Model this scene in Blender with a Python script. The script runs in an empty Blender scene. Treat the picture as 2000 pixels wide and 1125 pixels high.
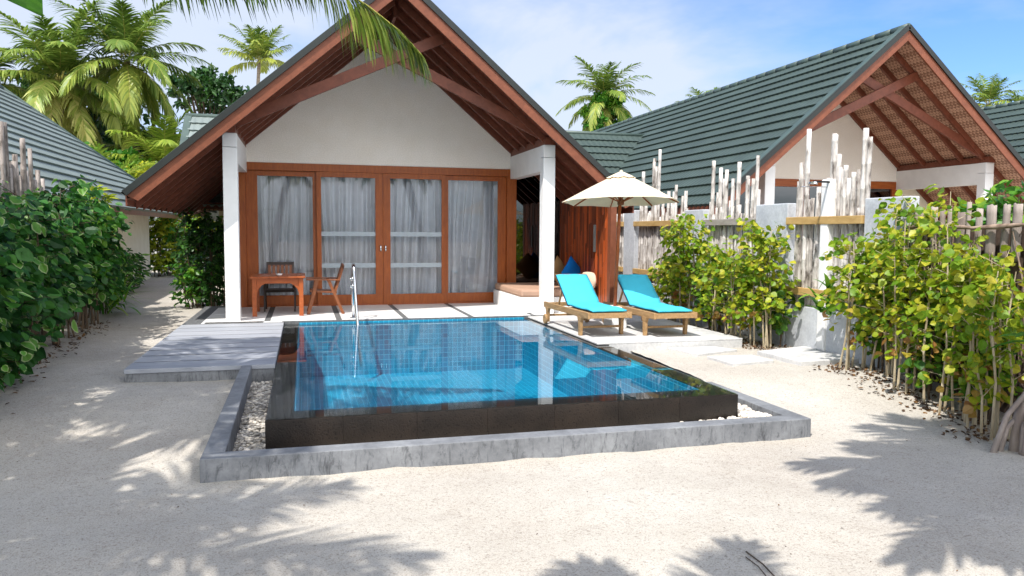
import bpy, math, random
from mathutils import Vector, Matrix, noise
R = math.radians
C = bpy.context.scene
COL = C.collection
V = Vector
Z = V((0, 0, 1))

# ------------------------------------------------------------------ materials
def lin(h):
    h = h.lstrip('#'); o = []
    for i in (0, 2, 4):
        c = int(h[i:i+2], 16) / 255
        o.append(c / 12.92 if c <= .04045 else ((c + .055) / 1.055) ** 2.4)
    return (*o, 1)

def newmat(name):
    m = bpy.data.materials.new(name); m.use_nodes = True
    nt = m.node_tree; nt.nodes.clear()
    out = nt.nodes.new('ShaderNodeOutputMaterial')
    b = nt.nodes.new('ShaderNodeBsdfPrincipled')
    nt.links.new(b.outputs[0], out.inputs[0])
    return m, nt, b, out

def N(nt, typ, **kw):
    n = nt.nodes.new(typ)
    for k, v in kw.items():
        if k.startswith('i_'):
            key = k[2:]
            key = int(key) if key.isdigit() else key.replace('_', ' ')
            n.inputs[key].default_value = v
        else: setattr(n, k, v)
    return n

def coords(nt, kind='Object', scale=(1, 1, 1), rot=(0, 0, 0)):
    tc = N(nt, 'ShaderNodeTexCoord'); mp = N(nt, 'ShaderNodeMapping')
    mp.inputs['Scale'].default_value = scale; mp.inputs['Rotation'].default_value = rot
    nt.links.new(tc.outputs[kind], mp.inputs[0]); return mp.outputs[0]

def ramp(nt, fac, stops):
    r = N(nt, 'ShaderNodeValToRGB'); e = r.color_ramp.elements
    while len(e) < len(stops): e.new(.5)
    for el, (p, c) in zip(e, stops): el.position = p; el.color = c
    nt.links.new(fac, r.inputs[0]); return r.outputs[0]

def mix(nt, fac, a, b, blend='MIX'):
    m = N(nt, 'ShaderNodeMix', data_type='RGBA', blend_type=blend)
    for s, v in ((0, fac), (6, a), (7, b)):
        if hasattr(v, 'is_output'): nt.links.new(v, m.inputs[s])
        else: m.inputs[s].default_value = v
    return m.outputs[2]

def tex(nt, vec, scale, detail=4, rough=.55, dist=0):
    n = N(nt, 'ShaderNodeTexNoise'); n.inputs['Scale'].default_value = scale
    n.inputs['Detail'].default_value = detail; n.inputs['Roughness'].default_value = rough
    n.inputs['Distortion'].default_value = dist
    nt.links.new(vec, n.inputs['Vector']); return n.outputs[0]

def bump(nt, b, h, strength=.3, dist=.01):
    n = N(nt, 'ShaderNodeBump'); n.inputs['Strength'].default_value = strength
    n.inputs['Distance'].default_value = dist
    nt.links.new(h, n.inputs['Height']); nt.links.new(n.outputs[0], b.inputs['Normal'])

def mat_noise(name, c1, c2, scale=6, rough=.6, bmp=.2, bdist=.004, vs=(1, 1, 1), detail=5, lo=.35, hi=.65, spec=.5, fine=None):
    m, nt, b, o = newmat(name)
    v = coords(nt, 'Object', vs); n = tex(nt, v, scale, detail)
    c = ramp(nt, n, [(lo, lin(c1)), (hi, lin(c2))])
    if fine:
        n2 = tex(nt, v, fine, 3); c = mix(nt, .35, c, ramp(nt, n2, [(.35, (.55, .55, .55, 1)), (.65, (1, 1, 1, 1))]), 'MULTIPLY')
    nt.links.new(c, b.inputs['Base Color']); b.inputs['Roughness'].default_value = rough
    b.inputs['Specular IOR Level'].default_value = spec
    if bmp: bump(nt, b, n, bmp, bdist)
    return m

def mat_plain(name, c, rough=.5, metal=0, spec=.5):
    m, nt, b, o = newmat(name)
    v = coords(nt); n = tex(nt, v, 9, 3)
    base = lin(c); d = tuple(x * .86 for x in base[:3]) + (1,)
    nt.links.new(ramp(nt, n, [(.3, d), (.7, base)]), b.inputs['Base Color'])
    b.inputs['Roughness'].default_value = rough; b.inputs['Metallic'].default_value = metal
    b.inputs['Specular IOR Level'].default_value = spec
    return m

def mat_wood(name, c1, c2, vs, rough=.45, scale=5, rnd=0):
    m, nt, b, o = newmat(name)
    v = coords(nt, 'Object', vs); n = tex(nt, v, scale, 6, .6, .6)
    c = ramp(nt, n, [(.3, lin(c1)), (.7, lin(c2))])
    if rnd:
        a = N(nt, 'ShaderNodeAttribute', attribute_name='rnd')
        c = mix(nt, rnd, c, ramp(nt, a.outputs['Fac'], [(0, (.28, .24, .22, 1)), (.45, (.7, .62, .55, 1)), (1, (1.9, 1.65, 1.35, 1))]), 'MULTIPLY')
    nt.links.new(c, b.inputs['Base Color']); b.inputs['Roughness'].default_value = rough
    b.inputs['Specular IOR Level'].default_value = .35
    bump(nt, b, n, .15, .003); return m

def mat_leaf(name, stops, trans=.35, rough=.42, pale=0):
    m, nt, b, out = newmat(name)
    a = N(nt, 'ShaderNodeAttribute', attribute_name='rnd')
    c = ramp(nt, a.outputs['Fac'], [(p, lin(h)) for p, h in stops])
    v = coords(nt); n = tex(nt, v, 45, 2)
    c = mix(nt, .5, c, ramp(nt, n, [(.3, (.7, .7, .7, 1)), (.7, (1.15, 1.15, 1.1, 1))]), 'MULTIPLY')
    e = N(nt, 'ShaderNodeAttribute', attribute_name='edge')
    if pale:
        hi = ramp(nt, a.outputs['Fac'], [(.7, (0, 0, 0, 1)), (.8, (1, 1, 1, 1))]); er = ramp(nt, e.outputs['Fac'], [(.62, (0, 0, 0, 1)), (.86, (pale, pale, pale, 1))])
        c = mix(nt, mix(nt, 1, hi, er, 'MULTIPLY'), c, lin('#b9c091'))
    else: c = mix(nt, .6, c, ramp(nt, e.outputs['Fac'], [(.0, (1.2, 1.2, .95, 1)), (.12, (1, 1, 1, 1)), (1, (.88, .9, .86, 1))]), 'MULTIPLY')
    nt.links.new(c, b.inputs['Base Color']); b.inputs['Roughness'].default_value = rough
    b.inputs['Specular IOR Level'].default_value = .4
    t = N(nt, 'ShaderNodeBsdfTranslucent'); nt.links.new(c, t.inputs[0])
    mx = N(nt, 'ShaderNodeMixShader'); mx.inputs[0].default_value = trans
    nt.links.new(b.outputs[0], mx.inputs[1]); nt.links.new(t.outputs[0], mx.inputs[2])
    nt.links.new(mx.outputs[0], out.inputs[0]); return m

def mat_clear(name, tint=(1, 1, 1, 1), ior=1.45, boost=1.0, bmp=0, add=0.0):
    m, nt, b, out = newmat(name); nt.nodes.remove(b)
    t = N(nt, 'ShaderNodeBsdfTransparent'); t.inputs[0].default_value = tint
    g = N(nt, 'ShaderNodeBsdfGlossy'); g.inputs['Roughness'].default_value = .0
    f = N(nt, 'ShaderNodeFresnel'); f.inputs[0].default_value = ior
    ma = N(nt, 'ShaderNodeMath', operation='MULTIPLY_ADD'); ma.inputs[1].default_value = boost; ma.inputs[2].default_value = add; ma.use_clamp = True
    nt.links.new(f.outputs[0], ma.inputs[0])
    mx = N(nt, 'ShaderNodeMixShader'); nt.links.new(ma.outputs[0], mx.inputs[0])
    nt.links.new(t.outputs[0], mx.inputs[1]); nt.links.new(g.outputs[0], mx.inputs[2])
    if bmp:
        v = coords(nt, 'Object', (1, .55, 1)); n = tex(nt, v, 2.2, 2)
        bn = N(nt, 'ShaderNodeBump'); bn.inputs['Strength'].default_value = bmp; bn.inputs['Distance'].default_value = .02
        nt.links.new(n, bn.inputs['Height']); nt.links.new(bn.outputs[0], g.inputs['Normal'])
    nt.links.new(mx.outputs[0], out.inputs[0]); return m

def mat_concrete(name, c1, c2, c3, streak=True):
    m, nt, b, o = newmat(name)
    v = coords(nt); n = tex(nt, v, 2.6, 8, .68); n2 = tex(nt, v, 26, 6, .7)
    c = ramp(nt, n, [(.32, lin(c1)), (.5, lin(c2)), (.7, lin(c3))])
    c = mix(nt, .32, c, ramp(nt, n2, [(.35, (.55, .55, .56, 1)), (.6, (1.1, 1.1, 1.1, 1))]), 'MULTIPLY')
    if streak:
        vs = coords(nt, 'Object', (1, 1, .3)); n3 = tex(nt, vs, 17, 7, .75, .8)
        g = N(nt, 'ShaderNodeNewGeometry'); sx = N(nt, 'ShaderNodeSeparateXYZ'); nt.links.new(g.outputs['Normal'], sx.inputs[0])
        ab = N(nt, 'ShaderNodeMath', operation='ABSOLUTE'); nt.links.new(sx.outputs[2], ab.inputs[0])
        iv = N(nt, 'ShaderNodeMath', operation='SUBTRACT'); iv.inputs[0].default_value = .85; nt.links.new(ab.outputs[0], iv.inputs[1]); iv.use_clamp = True
        c = mix(nt, iv.outputs[0], c, ramp(nt, n3, [(.36, (.34, .34, .35, 1)), (.5, (1, 1, 1, 1))]), 'MULTIPLY')
    nt.links.new(c, b.inputs['Base Color']); b.inputs['Roughness'].default_value = .75
    b.inputs['Specular IOR Level'].default_value = .3
    bump(nt, b, n2, .25, .004); return m

def mat_sand():
    m, nt, b, o = newmat('sand')
    v = coords(nt); n = tex(nt, v, .7, 5, .6); n2 = tex(nt, v, 42, 3, .8); n3 = tex(nt, v, 120, 2, .6); n4 = tex(nt, v, 6, 4, .6)
    c = ramp(nt, n, [(.3, lin('#aea79d')), (.5, lin('#b6b0a6')), (.72, lin('#bdb8af'))])
    c = mix(nt, .55, c, ramp(nt, n4, [(.3, (.86, .84, .82, 1)), (.65, (1, 1, 1, 1))]), 'MULTIPLY')
    c = mix(nt, .85, c, ramp(nt, n2, [(.33, (.6, .57, .55, 1)), (.46, (1, 1, 1, 1))]), 'MULTIPLY')
    c = mix(nt, .55, c, ramp(nt, n3, [(.34, (.5, .48, .47, 1)), (.48, (1, 1, 1, 1)), (.66, (1.14, 1.14, 1.14, 1))]), 'MULTIPLY')
    nt.links.new(c, b.inputs['Base Color']); b.inputs['Roughness'].default_value = .95
    b.inputs['Specular IOR Level'].default_value = .1
    h = N(nt, 'ShaderNodeMath', operation='ADD'); nt.links.new(n2, h.inputs[0]); nt.links.new(n4, h.inputs[1])
    bump(nt, b, h.outputs[0], .55, .012); return m

def mat_pooltile():
    m, nt, b, o = newmat('pool_tile')
    tc = N(nt, 'ShaderNodeTexCoord'); g = N(nt, 'ShaderNodeNewGeometry')
    # grout lines from object coordinates, on every axis the face is not facing
    sp = N(nt, 'ShaderNodeSeparateXYZ'); nt.links.new(tc.outputs['Object'], sp.inputs[0])
    sn = N(nt, 'ShaderNodeSeparateXYZ'); nt.links.new(g.outputs['Normal'], sn.inputs[0])
    tot = None
    for i in range(3):
        d = N(nt, 'ShaderNodeMath', operation='DIVIDE'); nt.links.new(sp.outputs[i], d.inputs[0]); d.inputs[1].default_value = .08
        fr = N(nt, 'ShaderNodeMath', operation='FRACT'); nt.links.new(d.outputs[0], fr.inputs[0])
        lt = N(nt, 'ShaderNodeMath', operation='LESS_THAN'); nt.links.new(fr.outputs[0], lt.inputs[0]); lt.inputs[1].default_value = .085
        ab = N(nt, 'ShaderNodeMath', operation='ABSOLUTE'); nt.links.new(sn.outputs[i], ab.inputs[0])
        l2 = N(nt, 'ShaderNodeMath', operation='LESS_THAN'); nt.links.new(ab.outputs[0], l2.inputs[0]); l2.inputs[1].default_value = .5
        mu = N(nt, 'ShaderNodeMath', operation='MULTIPLY'); nt.links.new(lt.outputs[0], mu.inputs[0]); nt.links.new(l2.outputs[0], mu.inputs[1])
        if tot is None: tot = mu.outputs[0]
        else:
            mx = N(nt, 'ShaderNodeMath', operation='MAXIMUM'); nt.links.new(tot, mx.inputs[0]); nt.links.new(mu.outputs[0], mx.inputs[1]); tot = mx.outputs[0]
    fl = N(nt, 'ShaderNodeVectorMath', operation='SNAP'); nt.links.new(tc.outputs['Object'], fl.inputs[0]); fl.inputs[1].default_value = (.08, .08, .08)
    wn = N(nt, 'ShaderNodeTexWhiteNoise'); nt.links.new(fl.outputs[0], wn.inputs[0])
    c = ramp(nt, wn.outputs[0], [(0, lin('#007a9c')), (.5, lin('#0085a8')), (1, lin('#0290b4'))])
    c = mix(nt, tot, c, lin('#5cc4dc'))
    nt.links.new(c, b.inputs['Base Color']); b.inputs['Roughness'].default_value = .35; return m

def mat_weave(name, c1, c2):
    m, nt, b, o = newmat(name)
    v = coords(nt, 'Object', (1, 1, 1), (0, 0, R(45)))
    ck = N(nt, 'ShaderNodeTexChecker'); ck.inputs['Scale'].default_value = 17
    nt.links.new(v, ck.inputs[0]); ck.inputs[1].default_value = lin(c1); ck.inputs[2].default_value = lin(c2)
    n = tex(nt, v, 30, 3); c = mix(nt, .5, ck.outputs[0], ramp(nt, n, [(.3, (.6, .55, .5, 1)), (.7, (1.1, 1.1, 1.1, 1))]), 'MULTIPLY')
    nt.links.new(c, b.inputs['Base Color']); b.inputs['Roughness'].default_value = .7; return m

def mat_bamboo(name, cs):
    m, nt, b, o = newmat(name)
    v = coords(nt, 'Object', (1, 1, .25)); oi = N(nt, 'ShaderNodeObjectInfo')
    ad = N(nt, 'ShaderNodeVectorMath', operation='ADD'); nt.links.new(v, ad.inputs[0])
    cb = N(nt, 'ShaderNodeCombineXYZ'); nt.links.new(oi.outputs['Random'], cb.inputs[2])
    sc = N(nt, 'ShaderNodeVectorMath', operation='SCALE'); sc.inputs[3].default_value = 40; nt.links.new(cb.outputs[0], sc.inputs[0])
    nt.links.new(sc.outputs[0], ad.inputs[1])
    n = tex(nt, ad.outputs[0], 13, 5, .65)
    c = ramp(nt, n, [(.34, lin(cs[0])), (.46, lin(cs[1])), (.64, lin(cs[2]))])
    c = mix(nt, .5, c, ramp(nt, oi.outputs['Random'], [(0, (.62, .58, .55, 1)), (.5, (.95, .93, .9, 1)), (1, (1.08, 1.08, 1.08, 1))]), 'MULTIPLY')
    nt.links.new(c, b.inputs['Base Color']); b.inputs['Roughness'].default_value = .7
    b.inputs['Specular IOR Level'].default_value = .25
    bump(nt, b, n, .3, .004); return m

def mat_tileroof(name='roof_tile', c1='#36433e', c2='#404e48'):
    m, nt, b, o = newmat(name)
    v = coords(nt); n = tex(nt, v, 1.3, 4); n2 = tex(nt, v, 120, 2)
    c = ramp(nt, n, [(.3, lin(c1)), (.7, lin(c2))])
    c = mix(nt, .5, c, ramp(nt, n2, [(.35, (.6, .6, .6, 1)), (.65, (1.2, 1.2, 1.2, 1))]), 'MULTIPLY')
    a = N(nt, 'ShaderNodeAttribute', attribute_name='rnd')
    c = mix(nt, .3, c, ramp(nt, a.outputs['Fac'], [(0, (.7, .7, .7, 1)), (1, (1.15, 1.15, 1.15, 1))]), 'MULTIPLY')
    nt.links.new(c, b.inputs['Base Color']); b.inputs['Roughness'].default_value = .6
    b.inputs['Specular IOR Level'].default_value = .45
    return m

def mat_fabric(name, c, trans=0, scale=220):
    m, nt, b, out = newmat(name)
    v = coords(nt); n = tex(nt, v, scale, 2); n2 = tex(nt, v, 5, 4)
    base = lin(c); d = tuple(x * .9 for x in base[:3]) + (1,)
    cc = mix(nt, .6, ramp(nt, n2, [(.3, d), (.7, base)]), ramp(nt, n, [(.3, (.88, .88, .88, 1)), (.7, (1, 1, 1, 1))]), 'MULTIPLY')
    nt.links.new(cc, b.inputs['Base Color']); b.inputs['Roughness'].default_value = .85
    b.inputs['Specular IOR Level'].default_value = .2
    bump(nt, b, n2, .35, .02)
    if trans:
        t = N(nt, 'ShaderNodeBsdfTranslucent'); nt.links.new(cc, t.inputs[0])
        mx = N(nt, 'ShaderNodeMixShader'); mx.inputs[0].default_value = trans
        nt.links.new(b.outputs[0], mx.inputs[1]); nt.links.new(t.outputs[0], mx.inputs[2]); nt.links.new(mx.outputs[0], out.inputs[0])
    return m

def mat_stone():
    m, nt, b, o = newmat('black_basalt')
    v = coords(nt); n = tex(nt, v, 3, 5); n2 = tex(nt, v, 70, 2, .5)
    c = ramp(nt, n, [(.3, lin('#1f1b18')), (.7, lin('#312923'))])
    c = mix(nt, .9, c, ramp(nt, n2, [(.34, (.05, .05, .05, 1)), (.4, (1, 1, 1, 1))]), 'MULTIPLY')
    a = N(nt, 'ShaderNodeAttribute', attribute_name='rnd')
    c = mix(nt, .6, c, ramp(nt, a.outputs['Fac'], [(0, (.75, .75, .78, 1)), (1, (1.25, 1.2, 1.1, 1))]), 'MULTIPLY')
    nt.links.new(c, b.inputs['Base Color']); b.inputs['Roughness'].default_value = .3
    bump(nt, b, n2, .5, .004); return m

MT = {}
def build_materials():
    m = MT
    m['sand'] = mat_sand()
    m['concrete'] = mat_concrete('weathered_concrete', '#65676a', '#797b7e', '#8b8d8f')
    m['concrete_pale'] = mat_concrete('pale_concrete', '#b0b0b0', '#c2c1bf', '#cfcdca', False)
    m['concrete_fence'] = mat_concrete('fence_concrete', '#a3a6ab', '#b6b9bd', '#c4c7ca', False)
    m['deck'] = mat_wood('grey_painted_plank', '#868b94', '#a6aab2', (.5, 9, 1), .6, 4, .14)
    m['white_tile'] = mat_noise('white_terrazzo', '#d9d8d6', '#e4e3e1', 8, .35, .03)
    m['joint'] = mat_noise('grey_pebble_joint', '#4d4f51', '#6b6c6c', 30, .7)
    m['basalt'] = mat_stone()
    m['pooltile'] = mat_pooltile()
    m['water'] = mat_clear('pool_water', (.84, .96, 1, 1), 1.333, .95, .02, .0)
    m['teak'] = mat_wood('weathered_teak', '#8a6a45', '#b08d62', (6, 1, 6), .6)
    m['redwood_x'] = mat_wood('oiled_hardwood_x', '#874117', '#a65923', (.8, 6, 6), .4)
    m['redwood_y'] = mat_wood('oiled_hardwood_y', '#874117', '#a65923', (6, .8, 6), .4)
    m['redwood_z'] = mat_wood('oiled_hardwood_z', '#874117', '#a65923', (6, 6, .8), .4)
    m['barge'] = mat_wood('barge_timber', '#673824', '#7c4730', (2, 2, 2), .5)
    m['rafter'] = mat_wood('rafter_timber', '#633524', '#7a4431', (2, 3, 2), .5)
    m['soffit'] = mat_wood('soffit_board', '#55281c', '#6d3624', (3, .8, 3), .5)
    m['cladding'] = mat_wood('timber_cladding', '#7b3a1c', '#94491f', (6, 6, .9), .45, 5, .85)
    m['table_wood'] = mat_wood('table_hardwood', '#8c431d', '#a85a2c', (1.5, 4, 4), .4)
    m['chair_wood'] = mat_wood('chair_hardwood', '#6d3c20', '#8a5331', (4, 4, 4), .45)
    m['dark_wood'] = mat_plain('dark_chair_wood', '#33261f', .5)
    m['white_paint'] = mat_noise('white_paint', '#dedddb', '#e6e5e3', 4, .5, .02)
    m['plaster'] = mat_noise('cream_plaster', '#f2e9dc', '#f6eee3', 3, .85, .15, .003, fine=60)
    m['cream'] = mat_noise('cream_wall_paint', '#e4dcc6', '#ece5d2', 3, .8, .1, .003)
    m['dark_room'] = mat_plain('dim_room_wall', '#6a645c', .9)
    m['roof'] = mat_tileroof(); m['roof_lit'] = mat_tileroof('lit_roof_tile', '#727c78', '#7e8884')  # second copy of the tile is lighter: brighter light put into its colour
    m['rooftrim'] = mat_noise('roof_trim_metal', '#3b4a45', '#47564f', 3, .5, .05)
    m['rooftrim_dark'] = mat_noise('rake_edge_metal', '#0f1513', '#161e1b', 3, .5, .05)
    m['mat'] = mat_weave('woven_bamboo_mat', '#c09880', '#86604b')
    m['glass'] = mat_clear('window_glass', (.97, .98, .99, 1), 1.45, 1.0, 0, .005)
    m['dark_glass'] = mat_clear('dark_window_glass', (.16, .17, .18, 1), 1.5, 1.8, 0, .05)
    m['frost'] = mat_plain('frosted_film', '#aab4ba', .5)
    m['curtain'] = mat_fabric('sheer_white_curtain', '#f4f4f6', .25, 120)
    m['bamboo'] = mat_bamboo('bleached_bamboo', ('#564e49', '#aaa49e', '#d3cfca'))
    m['bamboo_grey'] = mat_bamboo('grey_bamboo', ('#4c4540', '#857c76', '#a89f99'))
    m['rail'] = mat_wood('yellowed_timber_rail', '#a07f4a', '#c0a06a', (4, 1, 4), .6)
    m['rail_grey'] = mat_wood('greyed_timber_rail', '#857e76', '#a29b93', (4, 1, 4), .7)
    m['bark'] = mat_noise('grey_bark', '#7d7068', '#a89c93', 7, .9, .5, .02, (1, 1, .25), fine=40)
    m['twig'] = mat_noise('dry_twig', '#6d5a4c', '#a08b79', 12, .9, .3)
    m['twig_dark'] = mat_noise('dark_brush', '#3b2f28', '#5d4c40', 12, .9, .3)
    m['stem'] = mat_noise('pale_stem', '#8d7f66', '#b6a88c', 14, .9, .3, .004, (1, 1, .3))
    m['stem_dark'] = mat_noise('dark_stem', '#3f3428', '#61513e', 14, .9, .3, .004, (1, 1, .3))
    m['palm_trunk'] = mat_noise('palm_trunk_bark', '#77695b', '#9c8d7c', 5, .95, .6, .02, (1, 1, 3))
    m['chrome'] = mat_plain('polished_steel', '#d8dadc', .12, 1)
    m['black_metal'] = mat_plain('black_metal', '#1d1d1f', .4, .6)
    m['cyan'] = mat_fabric('turquoise_cushion_cloth', '#46b9d2')
    m['cushion_edge'] = mat_fabric('navy_piping', '#163a52')
    m['canvas'] = mat_fabric('cream_canvas', '#eedfc4', .25)
    m['beige'] = mat_fabric('beige_cushion_cloth', '#b3927d')
    m['bolster'] = mat_fabric('pale_pink_beige_cloth', '#dcbfa8')
    m['tan'] = mat_fabric('tan_pillow_cloth', '#a07c50')
    m['blue'] = mat_fabric('blue_pillow_cloth', '#0b6fc0')
    m['pebble'] = mat_noise('pale_pebble', '#bdb3a4', '#e6ded2', 3, .6, .05)
    m['pebble_grey'] = mat_noise('grey_pebble', '#847f78', '#b3aca2', 3, .6, .05)
    m['seagrape'] = mat_leaf('yellow_green_round_leaf', [(0, '#58821e'), (.3, '#83a326'), (.6, '#a6b22c'), (.86, '#c4bd3c'), (.93, '#b08f4a'), (1, '#95683b')], .45)
    m['seagrape_dark'] = mat_leaf('green_round_leaf', [(0, '#34611e'), (.5, '#568426'), (.9, '#8aa030'), (1, '#8a6c35')], .4)
    m['hedge'] = mat_leaf('deep_green_leaf', [(0, '#1a401c'), (.4, '#2c6022'), (.7, '#447c2a'), (.9, '#6b9b38'), (1, '#93b04c')], .35, .5, .7)
    m['hedge_light'] = mat_leaf('fresh_green_leaf', [(0, '#2c6320'), (.5, '#4a8527'), (.9, '#7fa631'), (1, '#a3b84a')], .4)
    m['croton'] = mat_leaf('lime_leaf', [(0, '#6f8c1c'), (.5, '#a2b02a'), (1, '#c9c53c')], .4)
    m['shade_leaf'] = mat_leaf('dark_glossy_leaf', [(0, '#1c3a18'), (.5, '#2d5522'), (.9, '#48742c'), (1, '#77983c')], .3)
    m['palm'] = mat_leaf('coconut_leaf', [(0, '#526e30'), (.4, '#748c3e'), (.75, '#9ba656'), (1, '#c0ba7a')], .45)
    m['palm_yellow'] = mat_leaf('yellow_palm_leaf', [(0, '#5c782a'), (.5, '#85993a'), (1, '#b3b354')], .4)
    m['palm_green'] = mat_leaf('green_palm_leaf', [(0, '#46602a'), (.5, '#6c8338'), (1, '#a3aa52')], .4)
    m['tree_leaf'] = mat_leaf('dark_tree_leaf', [(0, '#1c3a18'), (.5, '#2d5220'), (1, '#4f752c')], .25)
    m['frond_mid'] = mat_plain('frond_stalk', '#a39a4a', .6)
    m['coconut'] = mat_noise('coconut_husk', '#7b5a2c', '#a5803f', 5, .7)
    m['big_leaf'] = mat_leaf('broad_green_leaf', [(0, '#2c5f1c'), (1, '#4a7f26')], .25, .35)
    m['litter'] = mat_leaf('dry_leaf', [(0, '#35261b'), (.5, '#5a402a'), (1, '#80603e')], .1)
    m['clay'] = mat_noise('grey_glazed_clay', '#6f7472', '#8a908d', 5, .4)

# ------------------------------------------------------------------ mesh building
class MB:
    def __init__(s): s.v = []; s.f = []; s.r = []; s.mi = []; s.e = {}; s.cm = 0
    def add(s, vs, fs, r=None):
        o = len(s.v); s.v.extend([tuple(p) for p in vs])
        for f in fs:
            s.f.append([i + o for i in f]); s.r.append(random.random() if r is None else r); s.mi.append(s.cm)
    def hexa(s, p, r=None):
        s.add(p, [(0, 3, 2, 1), (4, 5, 6, 7), (0, 1, 5, 4), (1, 2, 6, 5), (2, 3, 7, 6), (3, 0, 4, 7)], r)
    def box(s, x0, y0, z0, x1, y1, z1, r=None):
        s.hexa([(x0, y0, z0), (x1, y0, z0), (x1, y1, z0), (x0, y1, z0), (x0, y0, z1), (x1, y0, z1), (x1, y1, z1), (x0, y1, z1)], r)
    def beam(s, p, q, w, h, up=Z, r=None):
        p = V(p); q = V(q); d = (q - p).normalized(); sd = d.cross(V(up))
        if sd.length < 1e-5: sd = d.cross(V((1, 0, 0)))
        sd.normalize(); u = sd.cross(d); sd *= w / 2; u *= h / 2
        s.hexa([p - sd - u, p + sd - u, q + sd - u, q - sd - u, p - sd + u, p + sd + u, q + sd + u, q - sd + u], r)
    def taper(s, p, q, w0, w1, up=Z):
        p = V(p); q = V(q); d = (q - p).normalized(); sd = d.cross(V(up)).normalized(); u = sd.cross(d)
        s.hexa([p - sd*w0 - u*w0, p + sd*w0 - u*w0, q + sd*w1 - u*w1, q - sd*w1 - u*w1, p - sd*w0 + u*w0, p + sd*w0 + u*w0, q + sd*w1 + u*w1, q - sd*w1 + u*w1])
    def tube(s, pts, rad, n=8, cap=True, r=None):
        pts = [V(p) for p in pts]; rings = []
        if not hasattr(rad, '__len__'): rad = [rad] * len(pts)
        ref = None
        for i, p in enumerate(pts):
            d = (pts[min(i + 1, len(pts) - 1)] - pts[max(i - 1, 0)])
            if d.length < 1e-7: d = V((0, 0, 1))
            d.normalize()
            if ref is None: ref = d.orthogonal().normalized()
            a = (ref - d * ref.dot(d))
            a = a.normalized() if a.length > 1e-6 else d.orthogonal().normalized()
            ref = a; b = d.cross(a)
            rings.append([p + (a * math.cos(2*math.pi*k/n) + b * math.sin(2*math.pi*k/n)) * rad[i] for k in range(n)])
        vs = [v for g in rings for v in g]; fs = []
        for i in range(len(pts) - 1):
            for k in range(n): fs.append((i*n + k, i*n + (k+1) % n, (i+1)*n + (k+1) % n, (i+1)*n + k))
        if cap: fs.append(tuple(range(n-1, -1, -1))); fs.append(tuple(range((len(pts)-1)*n, len(pts)*n)))
        s.add(vs, fs, r)
    def prism(s, poly, off, r=None):
        n = len(poly); off = V(off); a = [V(p) for p in poly]; b = [p + off for p in a]
        s.add(a + b, [tuple(range(n)), tuple(range(2*n-1, n-1, -1))] + [(i, i+n, (i+1) % n + n, (i+1) % n) for i in range(n)], r)
    def lathe(s, prof, c=(0, 0, 0), n=20, r=None):
        vs = []; fs = []; c = V(c)
        for (rad, z) in prof:
            for k in range(n): vs.append(c + V((rad*math.cos(2*math.pi*k/n), rad*math.sin(2*math.pi*k/n), z)))
        for i in range(len(prof) - 1):
            for k in range(n): fs.append((i*n + k, i*n + (k+1) % n, (i+1)*n + (k+1) % n, (i+1)*n + k))
        fs.append(tuple(range(n-1, -1, -1))); fs.append(tuple(range((len(prof)-1)*n, len(prof)*n)))
        s.add(vs, fs, r)
    def grid(s, fn, nu, nv, r=None):
        vs = [fn(i / nu, j / nv) for j in range(nv + 1) for i in range(nu + 1)]
        fs = [(j*(nu+1)+i, j*(nu+1)+i+1, (j+1)*(nu+1)+i+1, (j+1)*(nu+1)+i) for j in range(nv) for i in range(nu)]
        s.add(vs, fs, r)
    def leaf(s, p, d, n, L, W, r=None, fold=.18, curl=.15):
        p = V(p); d = V(d).normalized(); n = V(n); sd = d.cross(n)
        if sd.length < 1e-4: sd = d.orthogonal()
        sd.normalize(); n = sd.cross(d); o = len(s.v)
        for q in range(1, 8): s.e[o + q] = 1.0
        def pt(t, w): return p + d*L*t - n*L*curl*t*t + sd*W*.5*w + n*W*fold*abs(w)
        vs = [p, pt(.14, .62), pt(.42, 1), pt(.76, .66), pt(1, 0), pt(.76, -.66), pt(.42, -1), pt(.14, -.62), pt(.33, 0), pt(.7, 0)]
        s.add(vs, [(0, 1, 8), (1, 2, 8), (2, 9, 8), (2, 3, 9), (3, 4, 9), (0, 8, 7), (7, 8, 6), (6, 8, 9), (6, 9, 5), (5, 9, 4)], random.random() if r is None else r)
    def build(s, name, mats, parent=None, loc=(0, 0, 0), smooth=False, bevel=0, kind=None, label=None, solid=0):
        me = bpy.data.meshes.new(name)
        if parent is not None: o0 = V(parent['_o']) if '_o' in parent else V((0, 0, 0))
        else: o0 = V(loc)
        me.from_pydata([tuple(V(p) - o0) for p in s.v], [], s.f)
        if not isinstance(mats, (list, tuple)): mats = [mats]
        for m in mats: me.materials.append(MT[m])
        if len(mats) > 1: me.polygons.foreach_set('material_index', s.mi)
        at = me.attributes.new('rnd', 'FLOAT', 'FACE'); at.data.foreach_set('value', s.r)
        if s.e:
            ar = [0.0]*len(s.v)
            for k_, v_ in s.e.items(): ar[k_] = v_
            ae = me.attributes.new('edge', 'FLOAT', 'POINT'); ae.data.foreach_set('value', ar)
        if smooth: me.polygons.foreach_set('use_smooth', [True] * len(s.f))
        me.update()
        o = bpy.data.objects.new(name, me); COL.objects.link(o)
        if parent is not None: o.parent = parent; o['_o'] = tuple(o0)
        else: o.location = o0; o['_o'] = tuple(o0)
        if bevel:
            b = o.modifiers.new('bevel', 'BEVEL'); b.width = bevel; b.segments = 2; b.limit_method = 'ANGLE'
        if solid:
            b = o.modifiers.new('thick', 'SOLIDIFY'); b.thickness = solid; b.offset = 0
        if kind: o['kind'] = kind
        if label: o['label'] = label
        return o

def tag(o, label, cat, group=None):
    o['label'] = label; o['category'] = cat
    if group: o['group'] = group
    return o

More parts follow.
